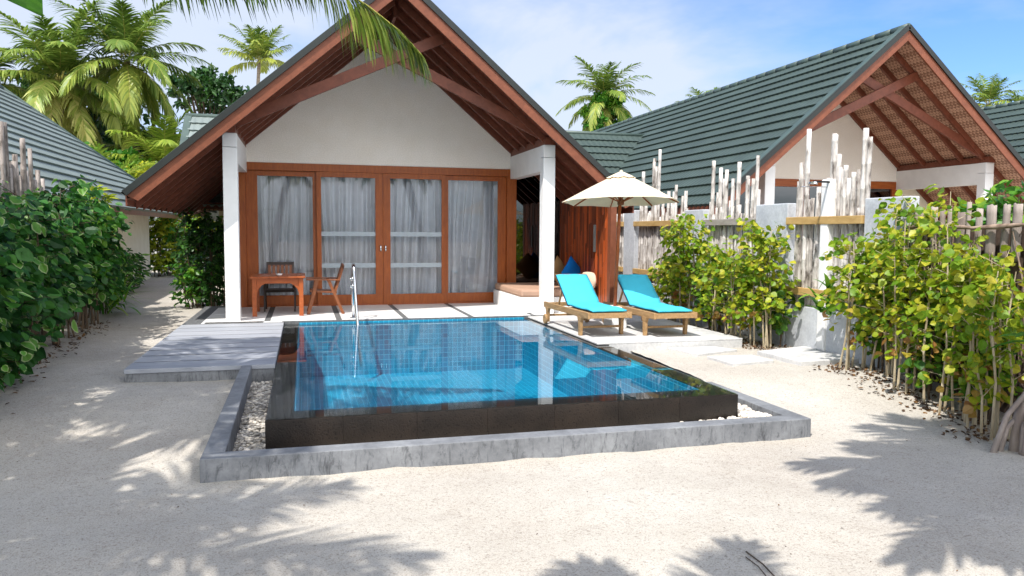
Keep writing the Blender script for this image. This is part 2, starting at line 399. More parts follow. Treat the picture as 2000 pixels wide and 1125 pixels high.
def thing(name, loc, label, cat, group=None):
    o = bpy.data.objects.new(name, None); COL.objects.link(o); o.empty_display_size = .2
    o.location = loc; o['_o'] = tuple(loc); return tag(o, label, cat, group)

def copy_tree(o, parent=None):
    c = o.copy(); COL.objects.link(c); c.parent = parent
    for ch in list(o.children): copy_tree(ch, c)
    return c

# ------------------------------------------------------------------ camera, light, sky
def setup():
    cam = bpy.data.cameras.new('camera'); co = bpy.data.objects.new('camera', cam); COL.objects.link(co)
    cam.sensor_width = 36; cam.lens = 1490.36 / 2000 * 36; cam.clip_end = 2000; cam.clip_start = .05
    yaw, pit, rol = R(15.266), R(-4.223), R(.376)
    Fh = V((math.sin(yaw), math.cos(yaw), 0)); R0 = V((math.cos(yaw), -math.sin(yaw), 0))
    F = Fh * math.cos(pit) + Z * math.sin(pit); U0 = Z * math.cos(pit) - Fh * math.sin(pit)
    Rr = R0 * math.cos(rol) + U0 * math.sin(rol); U = U0 * math.cos(rol) - R0 * math.sin(rol)
    m = Matrix((Rr, U, -F)).transposed().to_4x4(); m.translation = V((0, 0, 1.75)); co.matrix_world = m
    C.camera = co
    su = bpy.data.lights.new('sun', 'SUN'); so = bpy.data.objects.new('sun', su); COL.objects.link(so)
    su.energy = 4.0; su.angle = R(.53); su.color = (1, .96, .9)
    d = V((.45, .45, -1)).normalized(); so.rotation_euler = d.to_track_quat('-Z', 'Y').to_euler(); so.location = (-6, -8, 14)
    w = bpy.data.worlds.new('World'); C.world = w; w.use_nodes = True; nt = w.node_tree; nt.nodes.clear()
    out = N(nt, 'ShaderNodeOutputWorld'); bg = N(nt, 'ShaderNodeBackground'); nt.links.new(bg.outputs[0], out.inputs[0])
    sk = N(nt, 'ShaderNodeTexSky'); sk.sky_type = 'NISHITA'; sk.sun_disc = False
    sk.sun_elevation = math.atan(1 / math.hypot(.45, .45)); sk.sun_rotation = R(180) + math.atan2(.45, .45)
    sk.air_density = 1.1; sk.dust_density = .6; sk.ozone_density = 1.2; sk.altitude = 0
    v = coords(nt, 'Generated', (1, 1, 2.6)); n = tex(nt, v, 1.9, 6, .58, .4); n2 = tex(nt, v, 1.1, 3, .5)
    mm = N(nt, 'ShaderNodeMath', operation='MULTIPLY'); nt.links.new(n, mm.inputs[0]); nt.links.new(n2, mm.inputs[1])
    mask = ramp(nt, mm.outputs[0], [(.19, (0.0, 0.0, 0.0, 1)), (.27, (.35, .35, .35, 1)), (.36, (.85, .85, .85, 1))])
    skc = mix(nt, 1, sk.outputs[0], (.46, .64, .92, 1), 'MULTIPLY')
    c = mix(nt, mask, skc, (3.6, 3.9, 4.5, 1))
    tc = N(nt, 'ShaderNodeTexCoord'); sp = N(nt, 'ShaderNodeSeparateXYZ'); nt.links.new(tc.outputs['Generated'], sp.inputs[0])
    ng = N(nt, 'ShaderNodeMath', operation='MULTIPLY'); ng.inputs[1].default_value = -1; nt.links.new(sp.outputs[1], ng.inputs[0])
    back = ramp(nt, ng.outputs[0], [(.12, (0, 0, 0, 1)), (.5, (1, 1, 1, 1))]); puff = ramp(nt, n, [(.36, (0, 0, 0, 1)), (.52, (1, 1, 1, 1))])
    up = ramp(nt, sp.outputs[2], [(.0, (0, 0, 0, 1)), (.12, (1, 1, 1, 1))])
    fill_mask = mix(nt, 1, mix(nt, 1, back, puff, 'MULTIPLY'), up, 'MULTIPLY')
    c = mix(nt, fill_mask, c, (15.0, 15.0, 15.2, 1))  # bright cloud bank added behind the camera to fill the shaded house front
    nt.links.new(c, bg.inputs[0]); bg.inputs[1].default_value = .15
    vs = C.view_settings; vs.view_transform = 'Standard'; vs.look = 'None'; vs.exposure = 0.61; vs.gamma = 1
    cy = C.cycles; cy.max_bounces = 10; cy.transparent_max_bounces = 24; cy.use_denoising = True; cy.caustics_reflective = False; cy.caustics_refractive = False
    cy.sample_clamp_indirect = 8

# ------------------------------------------------------------------ ground
def smooth(a, b, t):
    t = max(0, min(1, (t - a) / (b - a))); return t*t*(3 - 2*t)

def sand_z(x, y):
    z = .2 * smooth(5.2, 8.3, y)
    if x > 3.9: z = max(z, .2 * smooth(5.9, 7.6, y + .25*(x - 4.2)))
    z += .02 * (noise.noise(V((x*.7, y*.7, 3.1)))) + .014 * noise.noise(V((x*2.3, y*2.3, 1.7))) + .007*noise.noise(V((x*7, y*7, 4)))
    if -1.9 < x < 6.0 and y > 8: z = min(z, .235)
    # damp dip along the front of the kerb and a loose heap against it
    if -0.9 < x < 4.4 and 5.0 < y < 5.6: z += .012 * noise.noise(V((x*4, 0, 7)))
    return z

def ground():
    def axis(a, b, lo, hi, st, extra):
        g = [a, a*.55, a*.3, a*.15]
        k = lo
        while k < hi - 1e-6: g.append(round(k, 4)); k += st
        g += [hi, b*.15, b*.3, b*.55, b] + extra
        return sorted(set(g))
    X0, X1, Y0, Y1 = -.64, 4.10, 5.62, 12.42
    xs = axis(-260, 260, -8, 9, .09, [X0, X1]); ys = axis(-90, 420, -2, 15, .09, [Y0, Y1] + [15.5 + i*.6 for i in range(40)])
    idx = {}; vs = []; fs = []
    for j, y in enumerate(ys):
        for i, x in enumerate(xs):
            inside = abs(x) < 60 and y < 60
            vs.append((x, y, sand_z(x, y) if inside else .15))
    nx = len(xs)
    for j in range(len(ys) - 1):
        for i in range(nx - 1):
            if xs[i] >= X0 - 1e-6 and xs[i+1] <= X1 + 1e-6 and ys[j] >= Y0 - 1e-6 and ys[j+1] <= Y1 + 1e-6: continue
            fs.append((j*nx+i, j*nx+i+1, (j+1)*nx+i+1, (j+1)*nx+i))
    b = MB(); b.add(vs, fs, .5); b.build('sand_ground', 'sand', smooth=True, kind='structure')

# ------------------------------------------------------------------ pool and terraces
PX0, PX1, PY0, PY1, PZ = -.305, 3.79, 6.06, 12.34, .296
ZT = .348
def pool():
    t = thing('swimming_pool', (1.7, 9.2, 0), 'raised infinity edge swimming pool with blue mosaic inside and black stone sides', 'swimming pool')
    rim = .21; ix0, ix1, iy0, iy1 = PX0 + rim, PX1 - rim, PY0 + rim*1.35, PY1 - .05
    b = MB(); zt = PZ - .008; n = 7; zb = -.5
    # front wall in stone panels, then left, right, back
    for k in range(n):
        x0 = PX0 + (PX1 - PX0)*k/n; x1 = PX0 + (PX1 - PX0)*(k+1)/n
        b.box(x0 + (.002 if k else 0), PY0, zb, x1, iy0, zt)
    m = 9
    for k in range(m):
        y0 = iy0 + (PY1 - iy0)*k/m; y1 = iy0 + (PY1 - iy0)*(k+1)/m
        b.box(PX0, y0 + .002, zb, ix0, y1, zt); b.box(ix1, y0 + .002, zb, PX1, y1, zt)
    b.build('stone_surround', 'basalt', t)
    b = MB(); e = .012; zf = -.55
    b.box(ix0 - e*0, iy0, zf - .1, ix1, iy1, zf)                                   # floor
    b.box(ix0 - .001, iy0, zf, ix0 + e, iy1, zt - .012); b.box(ix1 - e, iy0, zf, ix1 + .001, iy1, zt - .012)
    b.box(ix0 + e, iy0 - .001, zf, ix1 - e, iy0 + e, zt - .012); b.box(ix0 + e, iy1 - e, zf, ix1 - e, iy1, ZT - .035)
    b.build('mosaic_basin', 'pooltile', t)
    b = MB(); W = 40; L = 60
    b.add([(PX0 + .004, PY0 + .004, PZ), (PX1 - .004, PY0 + .004, PZ), (PX1 - .004, PY1 - .065, PZ), (PX0 + .004, PY1 - .065, PZ)], [(0, 1, 2, 3)])
    o = b.build('pool_water', 'water', loc=(1.7, 9.2, 0), kind='structure')
    # kerb
    k = thing('concrete_kerb', (1.7, 5.6, 0), 'low stained grey concrete kerb running round the pool gutter', 'kerb')
    co0, co1, cf, ci0, ci1, cif, zc = -.714, 4.18, 5.537, -.561, 4.019, 5.70, .17
    b = MB(); zb = -.35
    b.hexa([(co0, cf, zb), (co1, cf, zb), (co1, cif, zb), (co0, cif, zb), (co0, cf, zc), (co1, cf, zc), (co1, cif, zc), (co0, cif, zc)])
    f = (cif - cf) / (8.36 - cf)
    xs0 = lambda t_: co0 + (.07)*t_; xi0 = lambda t_: ci0 + .02*t_; zz = lambda t_: zc + (ZT - .006 - zc)*t_
    b.hexa([(xs0(f), cif, zb), (xi0(f), cif, zb), (xi0(1), 8.34, zb), (xs0(1), 8.34, zb), (co0, cif, zc), (xi0(f), cif, zc), (xi0(1), 8.34, zz(1)), (xs0(1), 8.34, zz(1))])
    b.box(ci1, cif, zb, co1, 12.3, zc)
    b.build('kerb_wall', 'concrete', k, bevel=.008)
    # gravel in the gutter
    b = MB(); random.seed(3)
    def peb(x, y, z, s, flat=.55):
        a = random.random()*6.28; ca, sa = math.cos(a), math.sin(a); e2 = random.uniform(.6, .95)
        vs = []
        for (zz_, rr) in ((-1, .45), (-.4, .92), (.35, .95), (.9, .5)):
            for q in range(6):
                th = q*1.047 + random.uniform(-.2, .2); px = rr*math.cos(th)*s; py = rr*math.sin(th)*s*e2
                vs.append((x + px*ca - py*sa, y + px*sa + py*ca, z + zz_*s*flat))
        fs = [tuple(range(5, -1, -1)), tuple(range(18, 24))]
        for i in range(3):
            for q in range(6): fs.append((i*6+q, i*6+(q+1) % 6, (i+1)*6+(q+1) % 6, (i+1)*6+q))
        b.cm = 0 if random.random() < b.white else 1
        b.add(vs, fs)
    b.white = .35
    for i in range(2300):
        y = random.uniform(5.72, 8.32); x = random.uniform(-.555, -.31); peb(x, y, -.005 + random.uniform(0, .03) + .14*smooth(5.7, 8.4, y), random.uniform(.014, .026), .35)
    b.white = .95
    for i in range(1500):
        x = random.uniform(-.3, 3.95); y = random.uniform(5.72, 6.04); peb(x, y, -.03 + random.uniform(0, .035) + .09*smooth(2.2, 3.9, x), random.uniform(.02, .034))
    for i in range(900):
        y = random.uniform(5.75, 8.5); x = random.uniform(3.82, 4.0); peb(x, y, .08 + random.uniform(0, .04), random.uniform(.022, .038))
    b.cm = 1
    b.box(-.56, 5.69, -.4, PX0, 8.33, -.02); b.box(PX0, 5.69, -.4, PX1, PY0, 0); b.box(PX1, 5.69, -.4, 4.03, 12.2, .04)
    b.build('gutter_gravel', ['pebble', 'pebble_grey'], smooth=True, kind='stuff')

def terraces():
    # white terrace: slabs and dark pebble joints
    b = MB(); y0, y1 = 12.30, 14.6; x0, x1 = -1.76, 5.02
    b.cm = 1; b.box(x0, 12.12, -.3, PX0 - .002, y1 + .35, ZT - .006); b.box(PX0 - .002, PY1 - .06, -.3, x1, y1 + .35, ZT - .006)
    b.cm = 0
    js = [-1.50, -.56, .525, 1.575, 2.655, 3.73, 5.02]
    for i in range(len(js) - 1):
        a = js[i] + (.045 if i else 0); c = js[i+1] - .045
        ya = 12.16 if a < PX0 - .02 else PY1 - .05
        if a < PX0 < c: ya = PY1 - .05
        b.box(a, ya, ZT - .05, c, 13.42, ZT); b.box(a, 13.435, ZT - .05, c, y1, ZT)
    b.box(-1.455, 12.16, ZT - .05, PX0 - .03, PY1 - .052, ZT)
    b.build('terrace', ['white_tile', 'joint'], kind='structure', loc=(0, 0, 0), bevel=.003)
    # grey plank deck on a concrete base
    random.seed(31)
    b = MB(); b.cm = 0; ny = 9; ya, yb = 8.33, 12.10
    for k in range(ny):
        p = ya + (yb - ya)*k/ny; q = ya + (yb - ya)*(k+1)/ny
        b.box(-1.76, p + (random.uniform(.015, .045) if k else 0), ZT - .05, PX0 - .004, q - random.uniform(.01, .03), ZT - .004)
    b.cm = 1; b.box(-1.75, ya + .012, -.3, PX0 - .006, yb, ZT - .052)
    b.cm = 2; b.box(-1.745, ya + .03, ZT - .0515, PX0 - .008, yb - .02, ZT - .0062)
    b.build('plank_deck', ['deck', 'concrete', 'joint'], kind='structure', bevel=.003)
    # concrete platform of the sun loungers
    b = MB(); b.box(3.635, 9.12, PZ + .004, 5.75, 12.34, .325); b.box(3.80, 9.121, -.3, 5.748, 12.34, PZ + .0035)
    b.box(5.024, 12.34, -.3, 5.75, 14.4, .32)
    b.build('concrete_platform', 'concrete_pale', kind='structure', bevel=.006)

def stones():
    def slab(pts, z0, z1, label, cat='paving slab', mat='concrete_pale', group=None):
        c = sum((V((p[0], p[1], 0)) for p in pts), V((0, 0, 0))) / len(pts)
        b = MB(); b.prism([(p[0], p[1], z1) for p in pts][::-1], (0, 0, z0 - z1))
        o = b.build('stepping_stone', mat, loc=(c.x, c.y, 0), bevel=.006); tag(o, label, cat, group)
    slab([(4.75, 8.53), (5.44, 8.75), (5.30, 9.08), (4.62, 9.10)], .1, .236, 'pale square stepping stone beside the lounger platform', group='stepping stones towards the shower')
    slab([(4.80, 7.80), (5.42, 7.91), (5.40, 8.34), (4.78, 8.36)], .1, .236, 'pale square stepping stone half way to the shower slab', group='stepping stones towards the shower')
    pts = [(5.61, 7.65), (6.55, 7.68), (6.55, 8.76), (5.57, 8.5)]
    b = MB(); b.prism([(p[0], p[1], .252) for p in pts][::-1], (0, 0, -.2))
    o = b.build('shower_slab', 'concrete_pale', loc=(6, 8.2, 0), bevel=.006); tag(o, 'large pale concrete slab at the foot of the white shower post', 'paving slab')

def shower():
    t = thing('outdoor_shower', (6.46, 8.36, .25), 'white square outdoor shower post with black overhead arm standing before the bamboo fence', 'shower')
    b = MB(); b.box(6.385, 8.285, .25, 6.535, 8.435, 2.44); b.build('post', 'white_paint', t, bevel=.02)
    b = MB(); b.beam((6.40, 8.3, 2.40), (6.12, 8.22, 2.395), .03, .022); b.build('arm', 'black_metal', t, bevel=.004)
    b = MB(); b.tube([(6.40, 8.32, 2.34), (5.92, 8.2, 2.325)], .006, 8); b.build('water_pipe', 'chrome', t)
    b = MB(); b.lathe([(.0, .03), (.05, .025), (.055, 0), (.05, -.006)], (6.10, 8.215, 2.365), 16); b.build('shower_head', 'chrome', t)
    b = MB(); b.tube([(6.46, 8.285, 1.25), (6.46, 8.22, 1.25)], .022, 10); b.tube([(6.46, 8.225, 1.22), (6.46, 8.225, 1.30)], .01, 8); b.build('tap', 'chrome', t)

def ladder():
    t = thing('pool_handrail', (.76, 12.3, ZT), 'curved polished steel handrail dropping from the terrace into the pool', 'handrail')
    x = .755; pts = [(x, 12.42, ZT - .03), (x, 12.42, 1.0)]
    for k in range(9):
        a = math.pi*k/8; pts.append((x, 12.31 + .11*math.cos(a), 1.10 + .11*math.sin(a)))
    pts += [(x + .01, 12.12, .8), (x + .03, 11.9, .32), (x + .05, 11.72, -.1), (x + .06, 11.62, -.3)]
    b = MB(); b.tube(pts, .024, 12); b.build('rail_tube', 'chrome', t, smooth=True)
    for z in (.98, .86):
        b = MB(); b.tube([(x - .02, 12.42, z), (x - .05, 12.42, z)], .022, 10); b.lathe([(.0, -.03), (.036, -.028), (.036, .028), (0, .03)], (x, 12.42, z), 14); b.build('clamp', 'chrome', t, smooth=True)
    b = MB(); b.lathe([(.06, 0), (.06, .012), (.03, .02)], (x, 12.42, ZT), 18); b.build('floor_flange', 'chrome', t)

# ------------------------------------------------------------------ furniture
def make_lounger():
    """local frame: x across 0..W, y from foot (0) to head (1.85), z from the ground"""
    W = .65; L = 1.86
    t = thing('sun_lounger', (0, 0, 0), '', 'sun lounger', 'sun loungers beside the pool')
    b = MB()
    b.beam((.02, -.02, .30), (.02, L, .29), .035, .085); b.beam((W - .02, -.02, .30), (W - .02, L, .29), .035, .085)
    b.box(.0375, -.02, .265, W - .0375, .012, .335)
    b.box(.0375, L - .06, .26, W - .0375, L - .02, .32)
    b.build('frame', 'teak', t, bevel=.004)
    b = MB()
    for k in range(9):
        y = .03 + k*.1; b.box(.0385, y, .318, W - .0385, y + .07, .336)
    b.build('slat_bed', 'teak', t, bevel=.003)
    for x in (.02, W - .02):
        for y, nm in ((.30, 'front_leg'), (L - .16, 'rear_leg')):
            b = MB(); s = .04
            top = .262 if x < .3 else .262
            b.prism([(x - .022, y - .085, top), (x - .022, y - .04, top - .07), (x - .022, y - .03, 0 if nm[0] == 'f' else .03), (x - .022, y + .03, 0 if nm[0] == 'f' else .03), (x - .022, y + .04, top - .07), (x - .022, y + .085, top)], (.044, 0, 0))
            b.build('leg', 'teak', t, bevel=.003)
    b = MB(); b.box(.042, .285, .10, W - .042, .315, .13); b.build('stretcher', 'teak', t)
    b = MB(); b.box(.042, L - .175, .12, W - .042, L - .145, .15); b.build('stretcher', 'teak', t)
    for x in (-.022, W + .022):
        b = MB(); c = V((x, L - .16, .075)); b.tube([c - V((.018, 0, 0)), c + V((.018, 0, 0))], .075, 20); b.build('wheel', 'teak', t, bevel=.004)
    # backrest frame and prop
    hy, ty, hz, tz = .97, 1.50, .345, .735
    b = MB(); hb = V((0, hy, hz)); tp = V((0, ty, tz))
    for x in (.095, W - .095): b.beam(V((x, hy, hz)), V((x, ty + .03, tz + .02)), .035, .03)
    b.beam((.08, ty + .03, tz + .02), (W - .08, ty + .03, tz + .02), .03, .05)
    for k in range(6):
        p = hb.lerp(tp, .1 + k*.155); b.beam((.11, p.y, p.z), (W - .11, p.y, p.z), .012, .05, up=(0, -.6, .8))
    for x in (.13, W - .13): b.beam((x, 1.33, .60), (x, 1.52, .30), .022, .03)
    b.build('backrest', 'teak', t, bevel=.003)
    # cushion: one soft bent slab
    b = MB(); th = .055; path = [(-.01, .352)]
    ys = [.0, .2, .4, .6, .8, .97]
    path = [(y, .348 + .004*math.sin(y*9)) for y in ys]
    for k in range(1, 8): path.append((hy + (ty - hy)*k/7, hz + .012 + (tz - hz + .01)*k/7))
    vs = []; fs = []; nx = 8
    for j, (y, z) in enumerate(path):
        a = path[max(j-1, 0)]; c = path[min(j+1, len(path)-1)]; d = V((0, c[0]-a[0], c[1]-a[1])).normalized(); n = V((0, -d.z, d.y))
        edge = .55 if j in (0, len(path)-1) else 1
        for side in (0, 1):
            for i in range(nx + 1):
                u = i / nx; x = .075 + (W - .15)*u; q = (min(u, 1-u)*2); puff = th*edge*(.62 + .38*min(1, q*2.2))
                puff += .006*math.sin(i*1.7 + j*2.1)
                p = V((x, y, z)) + n*(puff if side else .003); vs.append(p)
    row = 2*(nx+1)
    for j in range(len(path)-1):
        for i in range(nx):
            o = j*row
            fs.append((o+nx+1+i, o+nx+2+i, o+row+nx+2+i, o+row+nx+1+i)); fs.append((o+i+1, o+i, o+row+i, o+row+i+1))
        o = j*row; fs.append((o, o+nx+1, o+row+nx+1, o+row)); fs.append((o+nx, o+row+nx, o+row+2*nx+1, o+2*nx+1))
    for j in (0, len(path)-1):
        o = j*row
        for i in range(nx): fs.append((o+i, o+i+1, o+nx+2+i, o+nx+1+i))
    b.add(vs, fs); cu = b.build('cushion', 'cyan', t, smooth=True)
    b = MB(); pts = [V((.075, y, z + .004)) for (y, z) in path]
    b.tube([p + V((-.004, 0, .004)) for p in pts], .006, 6); b.tube([p + V((W - .146, 0, .004)) for p in pts], .006, 6)
    b.build('piping', 'cushion_edge', cu)
    return t

def loungers():
    z = .325
    a = make_lounger(); a.location = (3.66, 9.56, z); a.rotation_euler.z = R(.8)
    tag(a, 'wooden sun lounger with sunlit turquoise cushion at the pool edge', 'sun lounger', 'sun loungers beside the pool')
    c = copy_tree(a); c.location = (4.53, 9.36, z); c.rotation_euler.z = R(-.6)
    c['label'] = 'wooden sun lounger nearer the bushes with its turquoise backrest in parasol shade'

def umbrella():
    cx, cy = 4.55, 10.57; z0 = .325
    t = thing('parasol', (cx, cy, z0), 'cream octagonal parasol on a wooden pole between the two sun loungers', 'parasol')
    b = MB(); b.box(4.39, 10.45, z0, 4.63, 10.79, z0 + .32); b.build('base_block', 'white_paint', t, bevel=.01)
    b = MB(); b.tube([(4.505, 10.62, z0 + .3), (cx, cy, 2.60)], .026, 14); b.build('pole', 'table_wood', t, smooth=True)
    Rr = .88; za, zr = 2.63, 2.195; n = 8; off = R(22.5 + 10)
    def P(ang, f): q = P0(ang, f); q.z -= (q.y - cy)*.05; return q
    def P0(ang, f):
        # f 0 at the apex, 1 at the rim; straight ribs at the corners, cloth sags between them
        k = (ang - off) / (2*math.pi/n); fr = k - math.floor(k); mid = 1 - abs(fr - .5)*2
        a0 = off + math.floor(k)*2*math.pi/n; c = math.cos(math.pi/n) / math.cos((fr - .5)*2*math.pi/n)
        rad = Rr*f*(c); z = za + (zr - za)*(f**1.08) - .022*mid*math.sin(f*math.pi)
        return V((cx + rad*math.cos(ang), cy + rad*math.sin(ang), z - (.0 if f < .99 else -.012*mid)))
    b = MB(); b.grid(lambda u, v: P(off + u*2*math.pi, .02 + .98*v), 64, 8); 
    can = b.build('canopy', 'canvas', t, smooth=False, solid=.006)
    b = MB(); b.grid(lambda u, v: P(off + u*2*math.pi, .03 + .22*v) + V((0, 0, .022)), 48, 3); b.lathe([(.0, .02), (.02, .012), (.024, -.01)], (cx, cy, za + .02), 12); b.build('vent_cap', 'canvas', can, solid=.005)
    for k in range(n):
        a = off + k*2*math.pi/n; b = MB(); tip = P(a + .0001, .985) + V((0, 0, -.014)); b.beam(V((cx, cy, za - .05)), tip, .012, .018); rb = b.build('rib', 'table_wood', t)
        b = MB(); m = P(a + .0001, .5) + V((0, 0, -.03)); b.beam(V((cx + .03*math.cos(a), cy + .03*math.sin(a), 2.2)), m, .011, .015); b.build('strut', 'table_wood', rb)
    b = MB(); b.lathe([(.028, -.05), (.05, -.04), (.05, .03), (.03, .05)], (cx, cy, 2.2), 14); b.build('hub', 'chair_wood', t)
    p = thing('clay_pot', (5.22, 12.6, .32), 'grey clay pot on the platform behind the far sun lounger', 'pot')
    b = MB(); b.lathe([(.08, 0), (.13, .12), (.14, .22), (.11, .33), (.115, .36), (.09, .36), (.085, .30)], (5.22, 12.6, .32), 20); b.build('vessel', 'clay', p, smooth=True)

def table_chairs():
    x0, x1, y0, y1, zt = -.85, .02, 12.93, 13.83, 1.0
    t = thing('dining_table', ((x0+x1)/2, (y0+y1)/2, ZT), 'square reddish wooden table beside the left column on the terrace', 'table')
    b = MB()
    for k in range(6):
        a = x0 + (x1 - x0)*k/6; b.box(a + .002, y0 - .03, zt - .03, a + (x1 - x0)/6 - .002, y1 + .03, zt)
    b.build('tabletop', 'table_wood', t, bevel=.004)
    b = MB(); b.box(x0 + .11, y0 + .02, zt - .115, x1 - .11, y0 + .045, zt - .032); b.box(x0 + .11, y1 - .045, zt - .115, x1 - .11, y1 - .02, zt - .032)
    b.box(x0 + .06, y0 + .09, zt - .115, x0 + .085, y1 - .09, zt - .032); b.box(x1 - .085, y0 + .09, zt - .115, x1 - .06, y1 - .09, zt - .032); b.build('apron', 'table_wood', t)
    for x in (x0 + .07, x1 - .07):
        for y in (y0 + .04, y1 - .04):
            b = MB(); b.box(x - .035, y - .035, ZT, x + .035, y + .035, zt - .031); b.build('leg', 'table_wood', t, bevel=.004)
            b = MB(); s = 1 if x < (x0+x1)/2 else -1
            b.prism([(x + s*.036, y - .012, zt - .116), (x + s*.036, y - .012, zt - .28), (x + s*.06, y - .012, zt - .21), (x + s*.11, y - .012, zt - .15), (x + s*.17, y - .012, zt - .116)], (0, .024, 0)); b.build('corner_bracket', 'table_wood', t)
    d = thing('ashtray', (-.40, 13.2, zt), 'small white ashtray on the wooden table', 'ashtray')
    b = MB(); b.lathe([(.03, 0), (.045, .004), (.055, .03), (.048, .03), (.038, .012), (.0, .01)], (-.40, 13.2, zt), 18); b.build('bowl', 'white_paint', d, smooth=True)
    # armchair, local frame: faces -x, seat centre at the origin
    def chair(name, label, wood, seat, loc, rot):
        c = thing(name, loc, label, 'chair', 'wooden armchairs round the table'); o = V(loc)
        c['_o'] = (0, 0, 0)
        for y in (-.25, .25):
            b = MB(); b.beam((-.27, y, 0), (-.12, y, .58), .028, .055, up=(1, 0, 0)); b.build('front_leg', wood, c, bevel=.003)
            b = MB(); b.beam((.30, y, 0), (.06, y, .58), .028, .05, up=(1, 0, 0)); b.build('rear_leg', wood, c, bevel=.003)
            b = MB(); b.beam((-.30, y, .585), (.25, y, .575), .055, .022); b.build('armrest', wood, c, bevel=.004)
        b = MB(); b.beam((-.24, 0, .39), (.20, 0, .36), .46, .03); 
        b.beam((-.25, 0, .375), (-.25, 0, .345), .5, .03, up=(1, 0, 0)) if False else None
        b.build('seat', seat, c, bevel=.006)
        b = MB(); b.tube([(-.15, -.24, .34), (-.15, .24, .34)], .014, 8); b.build('stretcher', wood, c)
        b = MB(); b.tube([(.16, -.24, .34), (.16, .24, .34)], .014, 8); b.build('stretcher', wood, c)
        b = MB()
        for y in (-.22, .22): b.beam((.17, y, .37), (.31, y, .82), .03, .04, up=(1, 0, 0))
        b.beam((.305, -.235, .80), (.305, .235, .80), .03, .07); b.beam((.20, -.21, .48), (.20, .21, .48), .024, .05)
        bk = b.build('back_frame', wood, c, bevel=.003)
        b = MB()
        for k in range(6):
            y = -.18 + k*.072; b.beam((.205, y, .49), (.298, y, .79), .046, .014, up=(0, 1, 0)) if False else b.beam((.207, y, .50), (.296, y, .785), .05, .012, up=(1, 0, 0))
        b.build('back_slats', 'chair_wood', bk)
        c.rotation_euler.z = rot; return c
    chair('armchair', 'brown wooden armchair turned sideways at the right of the table', 'chair_wood', 'chair_wood', (.33, 13.36, ZT), 0)
    chair('armchair', 'dark armchair behind the table facing the pool', 'dark_wood', 'dark_wood', (-.41, 13.92, ZT), R(90))

def daybed():
    x0, x1, y0, y1 = 3.58, 5.0, 12.56, 14.5
    t = thing('daybed', ((x0+x1)/2, (y0+y1)/2, ZT), 'built-in white daybed with beige mattress in the corner of the terrace', 'daybed')
    b = MB(); b.box(x0, y0, ZT, x1 - .005, y1, .62); b.build('base', 'white_paint', t, bevel=.01)
    b = MB(); b.box(x0 + .02, y0 + .02, .622, x1 - .02, y1 - .02, .75); b.build('mattress', 'beige', t, bevel=.035)
    # bolster roll
    p = thing('bolster', (4.86, 12.66, .75), 'pale beige roll cushion at the front corner of the daybed', 'cushion')
    b = MB(); pr = [(.0, -.30), (.10, -.295), (.14, -.26), (.148, -.1), (.148, .1), (.14, .26), (.10, .295), (0, .30)]
    n = 24; vs = []; fs = []
    for (r_, s_) in pr:
        for k in range(n): vs.append((4.86 + s_*.2, 12.66 + (r_ * math.cos(2*math.pi*k/n)) + s_*(-.35), (.90) + r_*math.sin(2*math.pi*k/n)))
    for i in range(len(pr)-1):
        for k in range(n): fs.append((i*n+k, i*n+(k+1) % n, (i+1)*n+(k+1) % n, (i+1)*n+k))
    b.add(vs, fs); b.build('roll', 'bolster', p, smooth=True)
    def pillow(name, label, mat, c, w, h, d, rx, rz, ry=0):
        q = thing(name, c, label, 'pillow', 'pillows on the daybed'); q['_o'] = (0, 0, 0); b = MB()
        def fn(sg):
            def f(u, v):
                x = (u - .5)*2; z = (v - .5)*2; e = (1 - abs(x)**3)*(1 - abs(z)**3)
                sh = 1 - .06*(1 - abs(x))*abs(z) - .06*(1 - abs(z))*abs(x)
                return V((x*w/2*sh, sg*d/2*max(e, 0)**.6, z*h/2*sh + h/2))
            return f
        b.grid(fn(-1), 14, 14); b.grid(fn(1), 14, 14); b.build('case', mat, q, smooth=True)
        q.rotation_euler = (rx, ry, rz)
    pillow('pillow', 'tan pillow leaning at the back of the daybed', 'tan', (4.52, 13.5, .84), .46, .46, .14, R(-14), R(25), R(45))
    pillow('pillow', 'blue pillow standing on one corner on the daybed', 'blue', (4.70, 13.3, .84), .46, .46, .14, R(-14), R(20), R(45))
    pillow('pillow', 'flat pinkish pillow under the roll cushion', 'bolster', (4.84, 13.0, .80), .5, .35, .1, R(-88), R(5))

# ------------------------------------------------------------------ houses
SL = .855; CA = 1 / math.sqrt(1 + SL*SL); SA = SL*CA
def tile_slope(b, O, A, D, Nn, rows, h, ext):
    """stepped wavy tile courses: O on the ridge, A along it, D down the slope"""
    per = .165
    for r in range(rows):
        s0, s1 = r*h, (r+1)*h + .012
        a0, a1 = ext(s0); c0, c1 = ext(s1); 
        lo = min(a0, c0); hi = max(a1, c1); n = max(4, int((hi - lo) / (per/4))); rr = random.random()
        vs = []; fs = []
        for i in range(n + 1):
            f = i / n; w = math.sin((lo + (hi-lo)*f)*2*math.pi/per)
            sh = .5 + .5*w; wob = .01*noise.noise(V((lo + (hi-lo)*f, r*3.1, 0)))
            pa = a0 + (a1-a0)*f; pc = c0 + (c1-c0)*f
            t0 = O + A*pa + D*s0 + Nn*(.004 + .006*sh)
            t1 = O + A*pc + D*(s1 + .045*sh + wob) + Nn*(.044 + .022*sh)
            t2 = O + A*pc + D*(s1 - .012 + .045*sh + wob) + Nn*(-.02)
            vs += [t0, t1, t2]
        for i in range(n):
            k = i*3; fs += [(k, k+1, k+4, k+3), (k+1, k+2, k+5, k+4)]
        b.add(vs, fs, rr)

